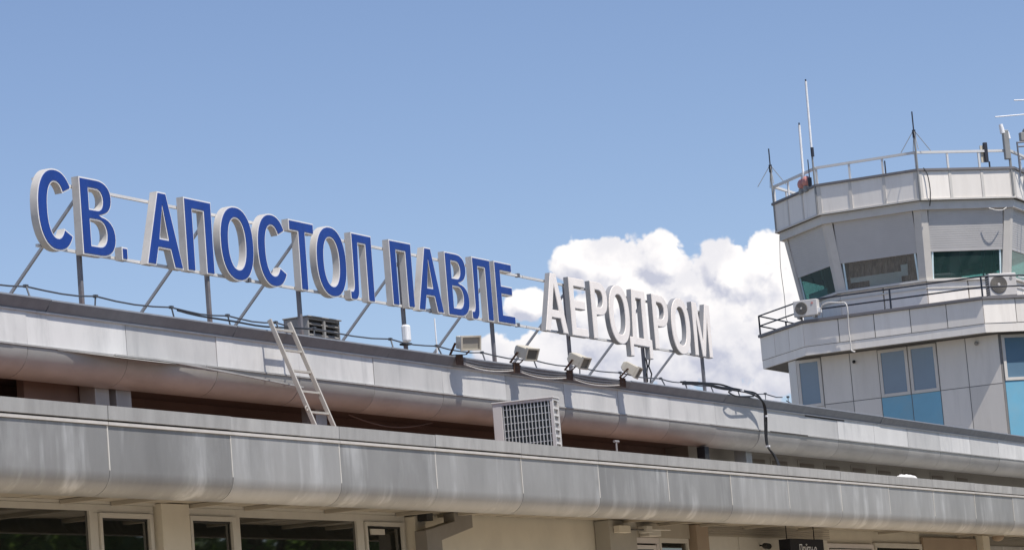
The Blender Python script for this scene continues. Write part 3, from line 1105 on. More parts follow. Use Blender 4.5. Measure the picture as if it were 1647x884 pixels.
# ladder
ld = thing('ladder', 'aluminium ladder leaning from the lower roof to the upper edge', 'ladder', (35.8, 19.8, 5.05))
lb_, ltp = Vector((0, 19.74, 5.05)), Vector((0, 20.44, 6.85))
dl = (ltp - lb_).normalized()
nl = Vector((0, -dl.z, dl.y))
for x in (35.50, 36.02):
    a, b = lb_ + Vector((x, 0, 0)), ltp + Vector((x, 0, 0))
    build('stile', MB().obox((a + b) / 2, dl, (1, 0, 0), nl, (b - a).length / 2, .015, .030), 'aluminium', ld, bevel=.004)
for i in range(6):
    p = lb_ + dl * (.24 + i * .31)
    if p.z > 6.8:
        break
    build('rung', MB().obox((35.76, p.y, p.z), (1, 0, 0), (0, 1, 0), (0, 0, 1), .243, .017, .015), 'aluminium', ld, bevel=.003)
pp = lb_ + dl * .60
build('hook', MB().tube([(35.44 + .03 * math.cos(a / 6 * math.pi), pp.y - .02, pp.z + .03 * math.sin(a / 6 * math.pi)) for a in range(13)], .009, 6, False), 'aluminium', ld)

# large condenser seen from its coil side
ac = thing('louvred_air_conditioner', 'large white air conditioner with wire grille on the lower roof', 'air conditioner', (42.0, 19.85, 5.05))
AX0, AX1, AY0, AY1, AZ0, AZ1 = 41.82, 42.14, 19.35, 20.30, 5.05, 6.01
cs = MB()
cs.box(AX0, AX1, AY0, AY1, AZ1 - .035, AZ1)                       # lid
cs.box(AX0 - .012, AX1 + .012, AY0 - .012, AY1 + .012, AZ1 + .0005, AZ1 + .022)
cs.box(AX0, AX1, AY1 - .145, AY1, AZ0 + .06, AZ1 - .035)          # solid end panel
cs.box(AX0, AX0 + .045, AY0, AY0 + .05, AZ0 + .06, AZ1 - .035)    # corner posts
cs.box(AX1 - .055, AX1, AY0, AY0 + .05, AZ0 + .06, AZ1 - .035)
cs.box(AX1 - .02, AX1, AY0 + .05, AY1 - .145, AZ0 + .06, AZ1 - .035)
cs.box(AX0, AX1, AY0, AY1, AZ0, AZ0 + .06)
build('casing', cs, 'ac_white', ac, bevel=.006)
build('coil', MB().box(AX0 + .05, AX0 + .08, AY0 + .06, AY1 - .15, AZ0 + .06, AZ1 - .04).box(AX0 + .08, AX1 - .06, AY0 + .055, AY0 + .08, AZ0 + .06, AZ1 - .04), 'ac_coil', ac)
for i in range(14):
    y = AY0 + .075 + i * (AY1 - .165 - AY0 - .075) / 13
    build('grille_wire', MB().box(AX0 + .004, AX0 + .015, y - .0065, y + .0065, AZ0 + .06, AZ1 - .036), 'ac_wire', ac)
for i in range(9):
    z = AZ0 + .12 + i * .105
    if z < AZ1 - .06:
        build('grille_wire', MB().box(AX0 + .0155, AX0 + .024, AY0 + .05, AY1 - .146, z - .006, z + .006), 'ac_wire', ac)
for i in range(9):
    z = AZ0 + .08 + i * .105
    if z < AZ1 - .04:
        build('side_bar', MB().box(AX0 + .046, AX1 - .056, AY0 + .004, AY0 + .03, z - .014, z + .014), 'ac_white', ac)
for i in range(1, 5):
    x = AX0 + .045 + i * (AX1 - .055 - AX0 - .045) / 5
    build('side_slat', MB().box(x - .008, x + .008, AY0 + .031, AY0 + .042, AZ0 + .06, AZ1 - .04), 'ac_white', ac)

ac.rotation_euler = (0, 0, R(8))
ac.location.x -= .08

# black cable bundle dropping over the edge
cb = thing('cable_bundle', 'black cable bundle looping over the upper roof edge and down', 'cable', (53.2, 20.4, 5.1))
base = [(50.2, 20.7, 6.87), (51.0, 20.62, 6.88), (51.6, 20.52, 6.845), (52.1, 20.46, 6.83), (52.6, 20.44, 6.80), (53.05, 20.42, 6.75), (53.33, 20.41, 6.66), (53.42, 20.42, 6.5), (53.44, 20.44, 6.28), (53.40, 20.44, 6.0), (53.36, 20.40, 5.8), (53.20, 20.2, 5.55), (53.0, 20.0, 5.06)]


def spline(pts_, n=5):
    out = []
    P_ = [Vector(p) for p in pts_]
    for i in range(len(P_) - 1):
        p0, p1, p2, p3 = P_[max(i - 1, 0)], P_[i], P_[i + 1], P_[min(i + 2, len(P_) - 1)]
        for k in range(n):
            t = k / n
            out.append(.5 * ((2 * p1) + (p2 - p0) * t + (2 * p0 - 5 * p1 + 4 * p2 - p3) * t * t + (3 * p1 - p0 - 3 * p2 + p3) * t ** 3))
    out.append(P_[-1])
    return out


for j in range(3):
    off = [(-.02, 0, .012), (.022, -.01, -.012), (.0, .01, .03)][j]
    pts = [(p[0] + off[0] * (1 + .6 * math.sin(i * 1.7 + j)), p[1] + off[1], p[2] + off[2] * (1 + .8 * math.sin(i * 2.1 + j * 2))) for i, p in enumerate(base)]
    build('cable', MB().tube(spline(pts), .017, 7), 'cable_black', cb, smooth=True)
loop = [(51.95, 20.46, 6.80), (51.75, 20.44, 6.755), (52.0, 20.42, 6.70), (52.4, 20.42, 6.71), (52.9, 20.42, 6.74)]
build('cable', MB().tube(spline(loop), .015, 7), 'cable_black', cb, smooth=True)
for p in ((52.35, 20.43, 6.815), (53.44, 20.43, 6.40), (53.37, 20.41, 5.84), (53.05, 20.05, 5.20)):
    build('tape', MB().box(p[0] - .035, p[0] + .035, p[1] - .035, p[1] + .03, p[2] - .016, p[2] + .016), 'tape', cb)

# bits under the upper edge
dpx = MB().box(51.25, 51.45, 20.8, 20.95, 5.05, 5.80)
build('black_duct', dpx, 'rubber_black', label='short black vertical duct under the upper fascia near the cable bundle', cat='duct')
tp = thing('vent_pipe', 'small pale T shaped vent pipe standing on the lower roof', 'pipe', (46.2, 20.2, 5.05))
build('pipe', MB().tube([(46.0, 20.2, 5.05), (46.0, 20.2, 5.60)], .018, 8), 'vent_grey', tp)
build('cap', MB().tube([(45.93, 20.2, 5.615), (46.10, 20.2, 5.615)], .022, 8), 'vent_grey', tp)
wire_pts = [(38.6 + i * .26, 21.05, 5.80 - .12 * math.sin(math.pi * i / 10)) for i in range(11)]
build('hanging_wire', MB().tube(spline(wire_pts, 3), .008, 6), 'recess_wall', label='thin brown wire sagging under the upper fascia left of the louvred air conditioner', cat='wire')
bg = MB()
bg.ball((57.1, 19.06, 5.215), .42, 18, 10, (1.25, .30, .16))
bg.ball((56.75, 19.04, 5.21), .26, 14, 8, (1.0, .35, .18))
for i, v in enumerate(bg.v):
    bg.v[i] = (v[0] + .04 * math.sin(v[2] * 60 + v[0] * 9), v[1], max(5.206, v[2] + .012 * math.sin(v[0] * 31)))
build('crumpled_bag', bg, 'bag', label='crumpled white bag lying on the lower roof coping', cat='bag', smooth=True)

# ------------------------------------------------------------------ control tower
TX, TY = 85.62, 27.69
AP = 3.62
tower = thing('control_tower', 'pale octagonal control tower with slanted cab windows and balcony', 'tower', (TX, TY, 0))


def fdir(k):
    """outward normal of octagon face k (0 faces -X, 1 faces -X-Y, then on round)"""
    a = math.pi + k * math.pi / 4
    return Vector((math.cos(a), math.sin(a), 0))


def octp(k, ap, z, side):
    """corner of face k: side -1 left, +1 right seen from outside"""
    n = fdir(k)
    t = Vector((-n.y, n.x, 0))
    h = ap * math.tan(math.pi / 8)
    return Vector((TX, TY, z)) + n * ap + t * h * side


def octprism(ap0, ap1, z0, z1, mb=None):
    mb = mb or MB()
    i = len(mb.v)
    for ap, z in ((ap0, z0), (ap1, z1)):
        for k in range(8):
            mb.v.append(tuple(octp(k, ap, z, -1)))
    for k in range(8):
        mb.f.append((i + k, i + (k + 1) % 8, i + 8 + (k + 1) % 8, i + 8 + k))
    mb.f.append(tuple(range(i, i + 8))[::-1])
    mb.f.append(tuple(range(i + 8, i + 16)))
    return mb


def facebox(k, ap, u0, u1, z0, z1, d0, d1, mb=None, lean=0.0, tp=None):
    """box on face k: u along the face, depth d0..d1 outwards from apothem ap; lean = outward shift per metre of height"""
    mb = mb or MB()
    n = fdir(k)
    t = Vector((-n.y, n.x, 0))
    c = Vector((TX, TY, 0))
    i = len(mb.v)
    for z in (z0, z1):
        s_ = lean * (z - 12.26)
        for d in (d0, d1):
            for u in (u0, u1):
                mb.v.append(tuple(c + n * (ap + d + s_) + t * u + Vector((0, 0, z))))
    for q_ in ((0, 2, 3, 1), (4, 5, 7, 6), (0, 1, 5, 4), (2, 6, 7, 3), (0, 4, 6, 2), (1, 3, 7, 5)):
        mb.f.append(tuple(i + a for a in q_))
    return mb


TAN = math.tan(math.pi / 8)
HW = AP * TAN
# parapet
ZP0, ZP1 = 14.435, 15.30
build('parapet', octprism(AP - .04, AP - .04, ZP0 + .01, ZP1 - .02), 'tower_seam', tower)
par = bpy.data.objects['parapet']
for k in range(8):
    w3 = 2 * HW / 3
    for i in range(3):
        build('panel', facebox(k, AP, -HW + i * w3 + .035, -HW + (i + 1) * w3 - .035, ZP0 + .03, ZP1 - .07, -.035, 0), 'tower_panel', par)
    for i in range(1, 3):
        build('cover_strip', facebox(k, AP, -HW + i * w3 - .04, -HW + i * w3 + .04, ZP0 + .02, ZP1 - .07, -.035, .018), 'tower_frame', par)
    for s_ in (-1, 1):
        build('corner_strip', facebox(k, AP, s_ * (HW - .002) - (.12 if s_ > 0 else 0), s_ * (HW - .002) + (.12 if s_ < 0 else 0), ZP0 + .001, ZP1 - .068, -.034, .014), 'tower_frame', par)
    build('cap', facebox(k, AP, -HW - .02, HW + .02, ZP1 - .065, ZP1, -.12, .055), 'tower_cap', par)
    build('base_strip', facebox(k, AP, -HW, HW, ZP0 - .02, ZP0 + .022, -.03, .030), 'tower_frame', par)
# roof railing
rr_ = node('roof_railing', (TX, TY, ZP1), tower)
for k in range(8):
    a, b = octp(k, AP - .06, 15.775, -1), octp(k, AP - .06, 15.775, 1)
    build('top_rail', MB().bar(a, b, .068, .068), 'rail_white', rr_)
    for i in range(0, 3):
        p = a.lerp(b, i / 3)
        build('baluster', MB().bar((p.x, p.y, ZP1), (p.x, p.y, 15.75), .055, .045, (fdir(k).x, fdir(k).y, 0)), 'rail_white', rr_)
build('cab_roof', octprism(AP - .15, AP - .15, 14.42, 15.0), 'deck_grey', tower)
# head beam, eaves
build('head_beam', octprism(AP - .09, AP - .09, 14.17, 14.41), 'tower_frame', tower)
# leaning cab walls
APS = 3.10
LEAN = .155
build('cab_floor', octprism(APS - .15, APS - .15, 12.10, 12.198), 'cab_floor', tower)
build('cab_core', octprism(1.2, 1.2, 12.199, 14.168), 'antenna_dark', tower)
dr = MB()  # wavy sheet added behind the pane, standing in for brown landscape reflections
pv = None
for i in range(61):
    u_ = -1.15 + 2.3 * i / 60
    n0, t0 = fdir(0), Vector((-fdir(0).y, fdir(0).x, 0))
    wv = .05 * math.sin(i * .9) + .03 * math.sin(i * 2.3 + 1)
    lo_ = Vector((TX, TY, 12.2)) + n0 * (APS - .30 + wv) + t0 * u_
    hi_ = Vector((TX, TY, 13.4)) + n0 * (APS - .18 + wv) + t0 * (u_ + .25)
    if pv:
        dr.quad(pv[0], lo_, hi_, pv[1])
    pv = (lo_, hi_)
build('reflection_sheet', dr, 'reflection_sheet', tower)
build('reflection_patch', facebox(0, APS, -.95, .75, 12.46, 12.60, -.085, -.070), 'reflection_jamb_cyan', tower)  # pale sheets added just behind the glass to imitate bright reflections
build('reflection_patch', facebox(0, APS, -.40, .55, 12.262, 12.459, -.085, -.070), 'reflection_jamb_cyan', tower)
build('reflection_patch', facebox(0, APS, .56, .76, 12.601, 12.78, -.085, -.070), 'reflection_jamb_cyan', tower)
build('reflection_patch', facebox(7, APS, -.9, .35, 12.262, 12.5, -.085, -.070), 'reflection_jamb_cyan', tower)
for k in range(8):
    top_ap = APS + LEAN * 1.9
    hw0 = APS * TAN
    # corner posts
    n, t = fdir(k), Vector((-fdir(k).y, fdir(k).x, 0))
    for s_ in (-1, 1):
        mbp = MB()
        for z in (12.262, 14.168):
            ap = APS + LEAN * (z - 12.26)
            hwz = ap * TAN
            for d in (-.10, .03):
                for uu in (hwz * s_ + (d * TAN) * s_, (hwz - .20) * s_):
                    mbp.v.append(tuple(Vector((TX, TY, z)) + n * (ap + d) + t * uu))
        for q_ in ((0, 2, 3, 1), (4, 5, 7, 6), (0, 1, 5, 4), (2, 6, 7, 3), (0, 4, 6, 2), (1, 3, 7, 5)):
            mbp.f.append(q_)
        build('corner_post', mbp, 'tower_post', tower)
    # window with its roller shutter
    u = hw0 - .20
    win = build('cab_window', facebox(k, APS, -u + .052, u - .052, 12.265, 12.283, -.06, -.01, lean=LEAN), 'tower_frame', tower)
    build('jamb', facebox(k, APS, -u, -u + .05, 12.265, 14.16, -.06, -.012, lean=LEAN), 'reflection_jamb_cyan', win)
    build('jamb', facebox(k, APS, u - .05, u, 12.265, 14.16, -.06, -.012, lean=LEAN), 'reflection_jamb_cyan', win)
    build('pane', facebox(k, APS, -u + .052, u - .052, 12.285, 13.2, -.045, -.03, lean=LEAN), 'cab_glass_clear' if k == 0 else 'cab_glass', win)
    shm = MB()
    z = 13.06
    ut = u + .10
    while z < 14.16:
        facebox(k, APS, -ut + .02, ut - .02, z, z + .052, -.012, .006, shm, LEAN)
        facebox(k, APS, -ut + .02, ut - .02, z + .052, z + .062, -.012, -.004, shm, LEAN)
        z += .062
    facebox(k, APS, -ut + .02, ut - .02, 13.02, 13.058, -.014, .012, shm, LEAN)
    build('roller_shutter', shm, 'shutter', win, kind='stuff')
    build('sill', facebox(k, APS, -hw0 - .03, hw0 + .03, 12.20, 12.26, -.2, .09), 'tower_frame', tower)
    for i in range(2):
        build('dado_panel', facebox(k, APS, -hw0 + i * hw0 + .02, -hw0 + (i + 1) * hw0 - .02, 10.95, 12.19, -.1, .0), 'tower_panel', tower)
    build('dado_rail', facebox(k, APS, -hw0, hw0, 12.0, 12.04, -.1, .03), 'tower_frame', tower)
build('cab_base', octprism(APS - .12, APS - .12, 10.6, 12.19), 'tower_frame', tower)
# balcony and shaft: chamfered plan
BX = 81.20


def plan(x, ya, yb, ch, xe=92.0):
    """corner list starting on the -X face: right end, left end, left chamfer, rear, right chamfer"""
    return [Vector((x, ya, 0)), Vector((x, yb, 0)), Vector((x + ch, yb + ch, 0)), Vector((xe, yb + ch, 0)), Vector((xe, ya - ch, 0)), Vector((x + ch, ya - ch, 0))]


def slab(pl, z0, z1):
    mb = MB()
    n = len(pl)
    for z in (z0, z1):
        for p in pl:
            mb.v.append((p.x, p.y, z))
    for k in range(n):
        mb.f.append((k, (k + 1) % n, n + (k + 1) % n, n + k))
    mb.f.append(tuple(range(n))[::-1])
    mb.f.append(tuple(range(n, 2 * n)))
    return mb


def wallbox(a, b, s0, s1, z0, z1, d0, d1, mb=None):
    """box along the wall a->b from s0 to s1 metres; outward is left of b->a"""
    mb = mb or MB()
    t = (b - a).normalized()
    n = Vector((-t.y, t.x, 0))
    i = len(mb.v)
    for z in (z0, z1):
        for d in (d0, d1):
            for s_ in (s0, s1):
                p = a + t * s_ + n * d
                mb.v.append((p.x, p.y, z))
    for q_ in ((0, 2, 3, 1), (4, 5, 7, 6), (0, 1, 5, 4), (2, 6, 7, 3), (0, 4, 6, 2), (1, 3, 7, 5)):
        mb.f.append(tuple(i + a_ for a_ in q_))
    return mb


PB = plan(BX, 24.46, 29.69, 2.10)
bal = build('balcony', slab(plan(BX + .03, 24.46, 29.69, 2.10), 10.46, 11.33), 'tower_seam', tower)
build('coping', slab(plan(BX - .07, 24.43, 29.72, 2.10), 11.345, 11.42), 'tower_cap', bal)
faces = [(PB[0], PB[1], 5), (PB[1], PB[2], 3), (PB[5], PB[0], 3), (PB[2], PB[3], 8), (PB[4], PB[5], 8)]
for a, b, n in faces:
    L = (b - a).length
    for i in range(n):
        build('panel', wallbox(a, b, L * i / n + .012, L * (i + 1) / n - .012, 10.69, 11.335, -.02, .0), 'tower_panel', bal)
    build('lower_band', wallbox(a, b, .0, L, 10.44, 10.675, -.06, -.012), 'tower_panel', bal)
# balcony railing
br_ = node('balcony_railing', (BX, 27, 11.42), tower)
PR = plan(BX + .02, 24.45, 29.70, 2.06)
for a, b, n in ((PR[0], PR[1], 2), (PR[1], PR[2], 1), (PR[5], PR[0], 1), (PR[2], PR[3], 4), (PR[4], PR[5], 4)):
    for z in (11.97, 11.68):
        build('rail', MB().tube([(a.x, a.y, z), (b.x, b.y, z)], .022, 8), 'rail_navy', br_)
    for i in range(n):
        p = a.lerp(b, i / n)
        build('post', MB().tube([(p.x, p.y, 11.42), (p.x, p.y, 11.97)], .027, 8), 'rail_navy', br_)

# shaft below the balcony
WX = 81.90
PW = plan(WX, 24.33, 30.25, .42)
PW = [Vector((WX, 24.33, 0)), Vector((WX, 30.25, 0)), Vector((WX + .35, 30.60, 0)), Vector((91.5, 30.60, 0)), Vector((91.5, 21.6, 0)), Vector((WX + 2.73, 21.6, 0))]
shaft = build('shaft', slab(PW, 0, 10.45), 'tower_seam', tower)
a, b = PW[0], PW[1]
# cells measured from the right-hand corner (24.33) towards the left
edges = [0, .95, 1.78, 2.62, 3.50, 4.32, 5.17, 5.92]
kinds = ['p', 'p', 'w', 'w', 'p', 'p', 'W']
ZSILL = 9.08


def tower_window(a_, b_, s0, s1, z0, z1):
    w = MB()
    f_ = .085
    wallbox(a_, b_, s0 + .015, s1 - .015, z1 - f_, z1, -.03, .035, w)
    wallbox(a_, b_, s0 + .015, s1 - .015, z0, z0 + f_, -.03, .035, w)
    wallbox(a_, b_, s0 + .015, s0 + .015 + f_, z0 + f_, z1 - f_, -.03, .035, w)
    wallbox(a_, b_, s1 - .015 - f_, s1 - .015, z0 + f_, z1 - f_, -.03, .035, w)
    o = build('window', w, 'tower_frame', shaft, bevel=.004)
    build('pane', wallbox(a_, b_, s0 + .10, s1 - .10, z0 + f_, z1 - f_, .0, .01), 'tower_window', o)


for i, kd in enumerate(kinds):
    s0, s1 = edges[i], edges[i + 1]
    if kd == 'p':
        build('panel', wallbox(a, b, s0 + .012, s1 - .012, ZSILL + .01, 10.42, -.02, .012), 'tower_cladding', shaft)
        build('panel', wallbox(a, b, s0 + .012, s1 - .012, 7.0, ZSILL - .012, -.02, .012), 'tower_cladding', shaft)
    elif kd == 'w':
        tower_window(a, b, s0, s1, ZSILL, 10.40)
        build('panel', wallbox(a, b, s0 + .012, s1 - .012, 7.0, ZSILL - .012, -.02, .012), 'tower_blue', shaft)
    else:
        tower_window(a, b, s0, s1, 9.05, 10.40)
        build('panel', wallbox(a, b, s0 + .012, s1 - .012, 7.0, 9.04, -.02, .012), 'tower_cladding', shaft)
    build('panel', wallbox(a, b, s0 + .012, s1 - .012, 0.2, 6.98, -.02, .012), 'tower_cladding', shaft)
a, b = PW[1], PW[2]
build('panel', wallbox(a, b, .0, (b - a).length, 0.2, 10.42, -.02, .012), 'tower_cladding', shaft)
a, b = PW[5], PW[0]
L = (b - a).length
cells = [(L - .82 * (i + 1) - .06, L - .82 * i - .06) for i in range(4)]
for i, (s0, s1) in enumerate(cells):
    tower_window(a, b, s0, s1, ZSILL + .06, 10.40)
    build('panel', wallbox(a, b, s0 + .012, s1 - .012, 6.0, ZSILL + .045, -.02, .012), 'tower_blue', shaft)
sp = build('lamp', MB().ball((WX - .10, 28.5, 10.16), .05, 10, 6), 'rubber_black', shaft)
build('lamp', MB().ball((WX - .06, 24.95, 10.24), .06, 10, 6, (.6, 1, 1)), 'vent_grey', shaft)


for ch_ in list(shaft.children) + list(bal.children) + list(par.children):
    if ch_.name.startswith('panel'):
        ch_.rotation_euler = (0, 0, random.uniform(-.006, .006))


def split_unit(t, c, n, w, h, d, side_lv=False):
    """outdoor unit: centre c, outward normal n"""
    n = Vector(n).normalized()
    s_ = Vector((-n.y, n.x, 0))
    up = Vector((0, 0, 1))
    c = Vector(c)
    build('casing', MB().obox(c, s_, n, up, w / 2, d / 2, h / 2), 'ac_white', t, bevel=.018)
    fc = c + n * (d / 2) - s_ * (w * .16)
    if side_lv is None:
        fc = c + n * (d / 2) + s_ * 0
    r_ = h * .40
    seg = 28
    mb = MB()
    i0 = len(mb.v)
    for dd, rr__ in ((0.003, r_), (.022, r_ * .97)):
        for j in range(seg):
            a_ = 2 * math.pi * j / seg
            mb.v.append(tuple(fc + n * dd + (s_ * math.cos(a_) + up * math.sin(a_)) * rr__))
    for j in range(seg):
        mb.f.append((j, (j + 1) % seg, seg + (j + 1) % seg, seg + j))
    mb.f.append(tuple(range(seg))[::-1])
    mb.f.append(tuple(range(seg, 2 * seg)))
    g_ = build('fan_grille', mb, 'ac_fan', t)
    for rr__ in (.3, .5, .7, .88):
        ring = [fc + n * .026 + (s_ * math.cos(2 * math.pi * j / 20) + up * math.sin(2 * math.pi * j / 20)) * r_ * rr__ for j in range(21)]
        build('guard_ring', MB().tube(ring, .006, 5, False), 'ac_fan', g_)
    hb_ = MB()
    hb_.tube([fc + n * .022, fc + n * .04], [r_ * .17, r_ * .14], 14)
    build('hub', hb_, 'ac_white', g_)
    bd = c + n * (d / 2 + .003) + s_ * (w * .30) + up * (h * .26)
    build('badge', MB().tube([bd, bd + n * .006], h * .075, 14), 'beacon_red' if not side_lv else 'vent_grey', t)
    for e in (-.32, .32):
        build('foot', MB().obox(c + s_ * (w * e) - up * (h / 2 + .03), s_, n, up, .035, d / 2, .03), 'vent_grey', t)


tl = thing('split_air_conditioner', 'small white air conditioner at the left corner of the tower balcony', 'air conditioner', (81.12, 29.5, 11.42), 'air conditioners on the tower balcony')
# outward normal is -X turned a little towards the front; right of its face is -Y
split_unit(tl, (81.14, 29.50, 11.74), (-1, -.02, 0), .70, .45, .26)
vbx = build('valve_cover', MB().obox((81.12, 29.12, 11.64), (0, 1, 0), (-1, 0, 0), (0, 0, 1), .04, .07, .06), 'antenna_white', tl)
hp = [(81.10, 29.08, 11.66), (81.05, 28.98, 11.76), (81.04, 28.8, 11.80), (81.04, 28.5, 11.76), (81.05, 28.32, 11.72), (81.05, 28.28, 11.5), (81.08, 28.30, 11.3), (81.10, 28.32, 11.0), (81.10, 28.30, 10.6), (81.10, 28.30, 10.42), (81.12, 28.2, 10.36)]
hs_o = build('drain_hose', MB().tube(spline(hp), .022, 7), 'cable_white', tl, smooth=True)
tr_ = thing('split_air_conditioner', 'white air conditioner behind the railing at the right end of the tower balcony', 'air conditioner', (82.3, 24.2, 11.42), 'air conditioners on the tower balcony')
split_unit(tr_, (82.30, 24.22, 11.80), (-.78, -.62, 0), .80, .62, .30, True)
nrm = Vector((-.78, -.62, 0)).normalized()
sd = Vector((-nrm.y, nrm.x, 0))
for i in range(9):
    p = Vector((82.30, 24.22, 11.54 + i * .06)) - sd * (.404)
    build('side_louvre', MB().obox(p, sd, nrm, (0, 0, 1), .006, .12, .017), 'antenna_dark', tr_)
build('pipe', MB().tube(spline([(82.60, 23.80, 12.0), (82.72, 23.70, 11.98), (82.9, 23.5, 11.99)]), .015, 6), 'antenna_white', tr_)
build('pipe', MB().tube(spline([(82.60, 23.80, 11.72), (82.72, 23.70, 11.66), (82.9, 23.5, 11.68)]), .015, 6), 'antenna_white', tr_)

# flood / spot, loose wires on the tower
tw = thing('hanging_tower_cable', 'thin dark cable hanging from the cab eave to the balcony, left edge of the tower', 'cable', (83.7, 31.2, 11.5))
build('cable', MB().tube(spline([(83.98, 31.15, 14.3), (83.95, 31.2, 13.4), (83.9, 31.15, 12.5), (83.6, 31.05, 11.9), (83.3, 30.9, 11.7)]), .009, 6), 'cable_black', tw)
pc = octp(1, AP, 0, -1)
tw2 = build('parapet_cable', MB().tube(spline([(pc.x + .10, pc.y - .16, 15.32), (pc.x + .12, pc.y - .25, 15.1), (pc.x + .13, pc.y - .28, 14.7), (pc.x + .14, pc.y - .25, 14.4), (pc.x + .2, pc.y - .2, 14.25)]), .016, 6), 'cable_black', label='black cable dropping over the tower parapet at its front corner', cat='cable')
n1, t1 = fdir(1), Vector((-fdir(1).y, fdir(1).x, 0))
c1 = Vector((TX, TY, 0)) + n1 * (AP - .02)
sw = [c1 + t1 * .62 + Vector((0, 0, 14.15)), c1 + t1 * .80 + n1 * .05 + Vector((0, 0, 14.08)), c1 + t1 * 1.0 + n1 * .06 + Vector((0, 0, 14.07)), c1 + t1 * 1.18 + Vector((0, 0, 14.15))]
build('dangling_cable', MB().tube(spline(sw), .014, 6), 'cable_white', label='white cable dangling below the tower parapet over the right-hand shutter', cat='cable')

# ------------------------------------------------------------------ antennas on the cab roof
GA = 'antennas on the tower roof'


def antenna(label, parts, loc, cat='antenna', name='whip_antenna'):
    t = thing(name, label, cat, loc, GA)
    for nm, pts_, r_, m in parts:
        build(nm, MB().tube(pts_, r_, 8), m, t)
    return t


x, y = 82.0, 29.20
antenna('tallest white whip antenna on the left of the tower roof', [('mast', [(x, y + .02, 14.45), (x, y + .02, 16.36)], .028, 'antenna_grey'), ('clamp', [(x - .01, y, 16.1), (x - .01, y, 16.36)], .05, 'antenna_dark'),
        ('whip', [(x, y + .02, 16.36), (x, y - .0, 18.27)], .034, 'antenna_white'), ('tip', [(x, y, 18.27), (x, y, 18.33)], .022, 'antenna_dark')], (x, y, 15.3))
x, y = 82.56, 29.74
antenna('shorter white whip antenna beside the red and white ball', [('mast', [(x, y, 15.30), (x, y, 15.62)], .03, 'antenna_grey'), ('whip', [(x, y, 15.62), (x, y - .02, 17.16)], .036, 'antenna_white'), ('tip', [(x, y - .02, 17.16), (x, y - .02, 17.23)], .022, 'antenna_dark')], (x, y, 15.3))
x, y = 82.25, 29.45
antenna('short thin black antenna between the two white whips', [('whip', [(x, y, 15.30), (x, y, 16.08)], .016, 'antenna_dark'), ('base', [(x, y, 15.3), (x, y, 15.56)], .06, 'antenna_dark')], (x, y, 15.3))


def groundplane(label, x, y, z0, zj, z1):
    prt = [('mast', [(x, y, z0), (x, y, zj)], .030, 'antenna_grey'), ('coil', [(x, y, zj - .22), (x, y, zj)], .05, 'antenna_dark'), ('whip', [(x, y, zj), (x, y, z1)], .02, 'antenna_dark')]
    for j in range(4):
        a_ = j * math.pi / 2 + .5
        prt.append(('radial', [(x, y, zj), (x + .42 * math.cos(a_), y + .42 * math.sin(a_), zj - .62)], .010, 'antenna_grey'))
    antenna(label, prt, (x, y, z0), name='radial_antenna')


groundplane('dark antenna with drooping radials at the far left corner of the tower roof', 84.06, 31.27, 14.45, 16.42, 16.90)
groundplane('dark antenna with drooping radials on the front corner of the tower roof', 81.99, 26.17, 14.44, 16.40, 16.92)
x, y = 82.9, 27.4
antenna('very short black rod antenna on the tower roof behind the middle railing', [('whip', [(x, y, 15.2), (x, y, 15.82)], .02, 'antenna_dark'), ('base', [(x, y, 15.0), (x, y, 15.24)], .05, 'antenna_dark')], (x, y, 15.0), name='rod_antenna')
bc = thing('obstruction_light', 'faded red and white ball light on the left of the tower roof', 'light', (82.8, 29.95, 15.3))
build('lens', MB().ball((82.72, 29.86, 15.48), .14, 14, 10, (1, 1, 1.15)), 'beacon_red', bc, smooth=True)
build('lens', MB().ball((82.45, 29.62, 15.50), .14, 14, 10, (1, 1, 1.15)), 'beacon_red', bc, smooth=True)
build('base', MB().tube([(82.72, 29.86, 15.2), (82.72, 29.86, 15.34)], .12, 12), 'antenna_grey', bc)
build('base', MB().tube([(82.45, 29.62, 15.2), (82.45, 29.62, 15.36)], .11, 12), 'antenna_grey', bc)
x, y = 83.62, 24.66
pa = thing('panel_antenna', 'slim black panel antenna behind the white roof railing', 'antenna', (x, y, 15.2), GA)
build('panel', MB().obox((x, y, 15.74), (.7, -.7, 0), (.7, .7, 0), (0, 0, 1), .055, .05, .28), 'antenna_dark', pa, bevel=.015)
build('bracket', MB().tube([(x + .09, y - .05, 15.2), (x + .09, y - .05, 15.48)], .025, 8), 'antenna_dark', pa)
build('backing', MB().obox((x - .04, y + .10, 15.70), (.7, -.7, 0), (.7, .7, 0), (0, 0, 1), .045, .02, .24), 'flood_body', pa)
x, y = 84.02, 24.16
sa = thing('sector_antenna', 'tall grey sector antenna with white top near the right corner of the tower roof', 'antenna', (x, y, 15.2), GA)
build('mast', MB().tube([(x + .05, y - .05, 14.5), (x + .05, y - .05, 16.2)], .04, 8), 'antenna_grey', sa)
build('body', MB().obox((x, y, 15.93), (.7, -.7, 0), (.7, .7, 0), (-.0, 0, 1), .085, .06, .42), 'antenna_grey', sa, bevel=.02)
build('cover', MB().tube([(x - .05, y + .05, 16.26), (x - .08, y + .08, 16.52)], [.075, .055], 12), 'antenna_white', sa)
build('cover', MB().tube([(x + .07, y - .07, 16.10), (x + .05, y - .05, 16.30)], [.06, .05], 12), 'antenna_white', sa)
mf = thing('equipment_frame', 'dark steel mast frame with small radio units at the right edge of the tower roof', 'frame', (84.45, 23.75, 15.2))
fx, fy = 84.42, 23.80
for dx, dy in ((-.2, .1), (.35, -.35), (.75, -.1)):
    build('leg', MB().tube([(fx + dx, fy + dy, 15.0), (fx + dx, fy + dy, 16.0)], .025, 8), 'steel_dark', mf)
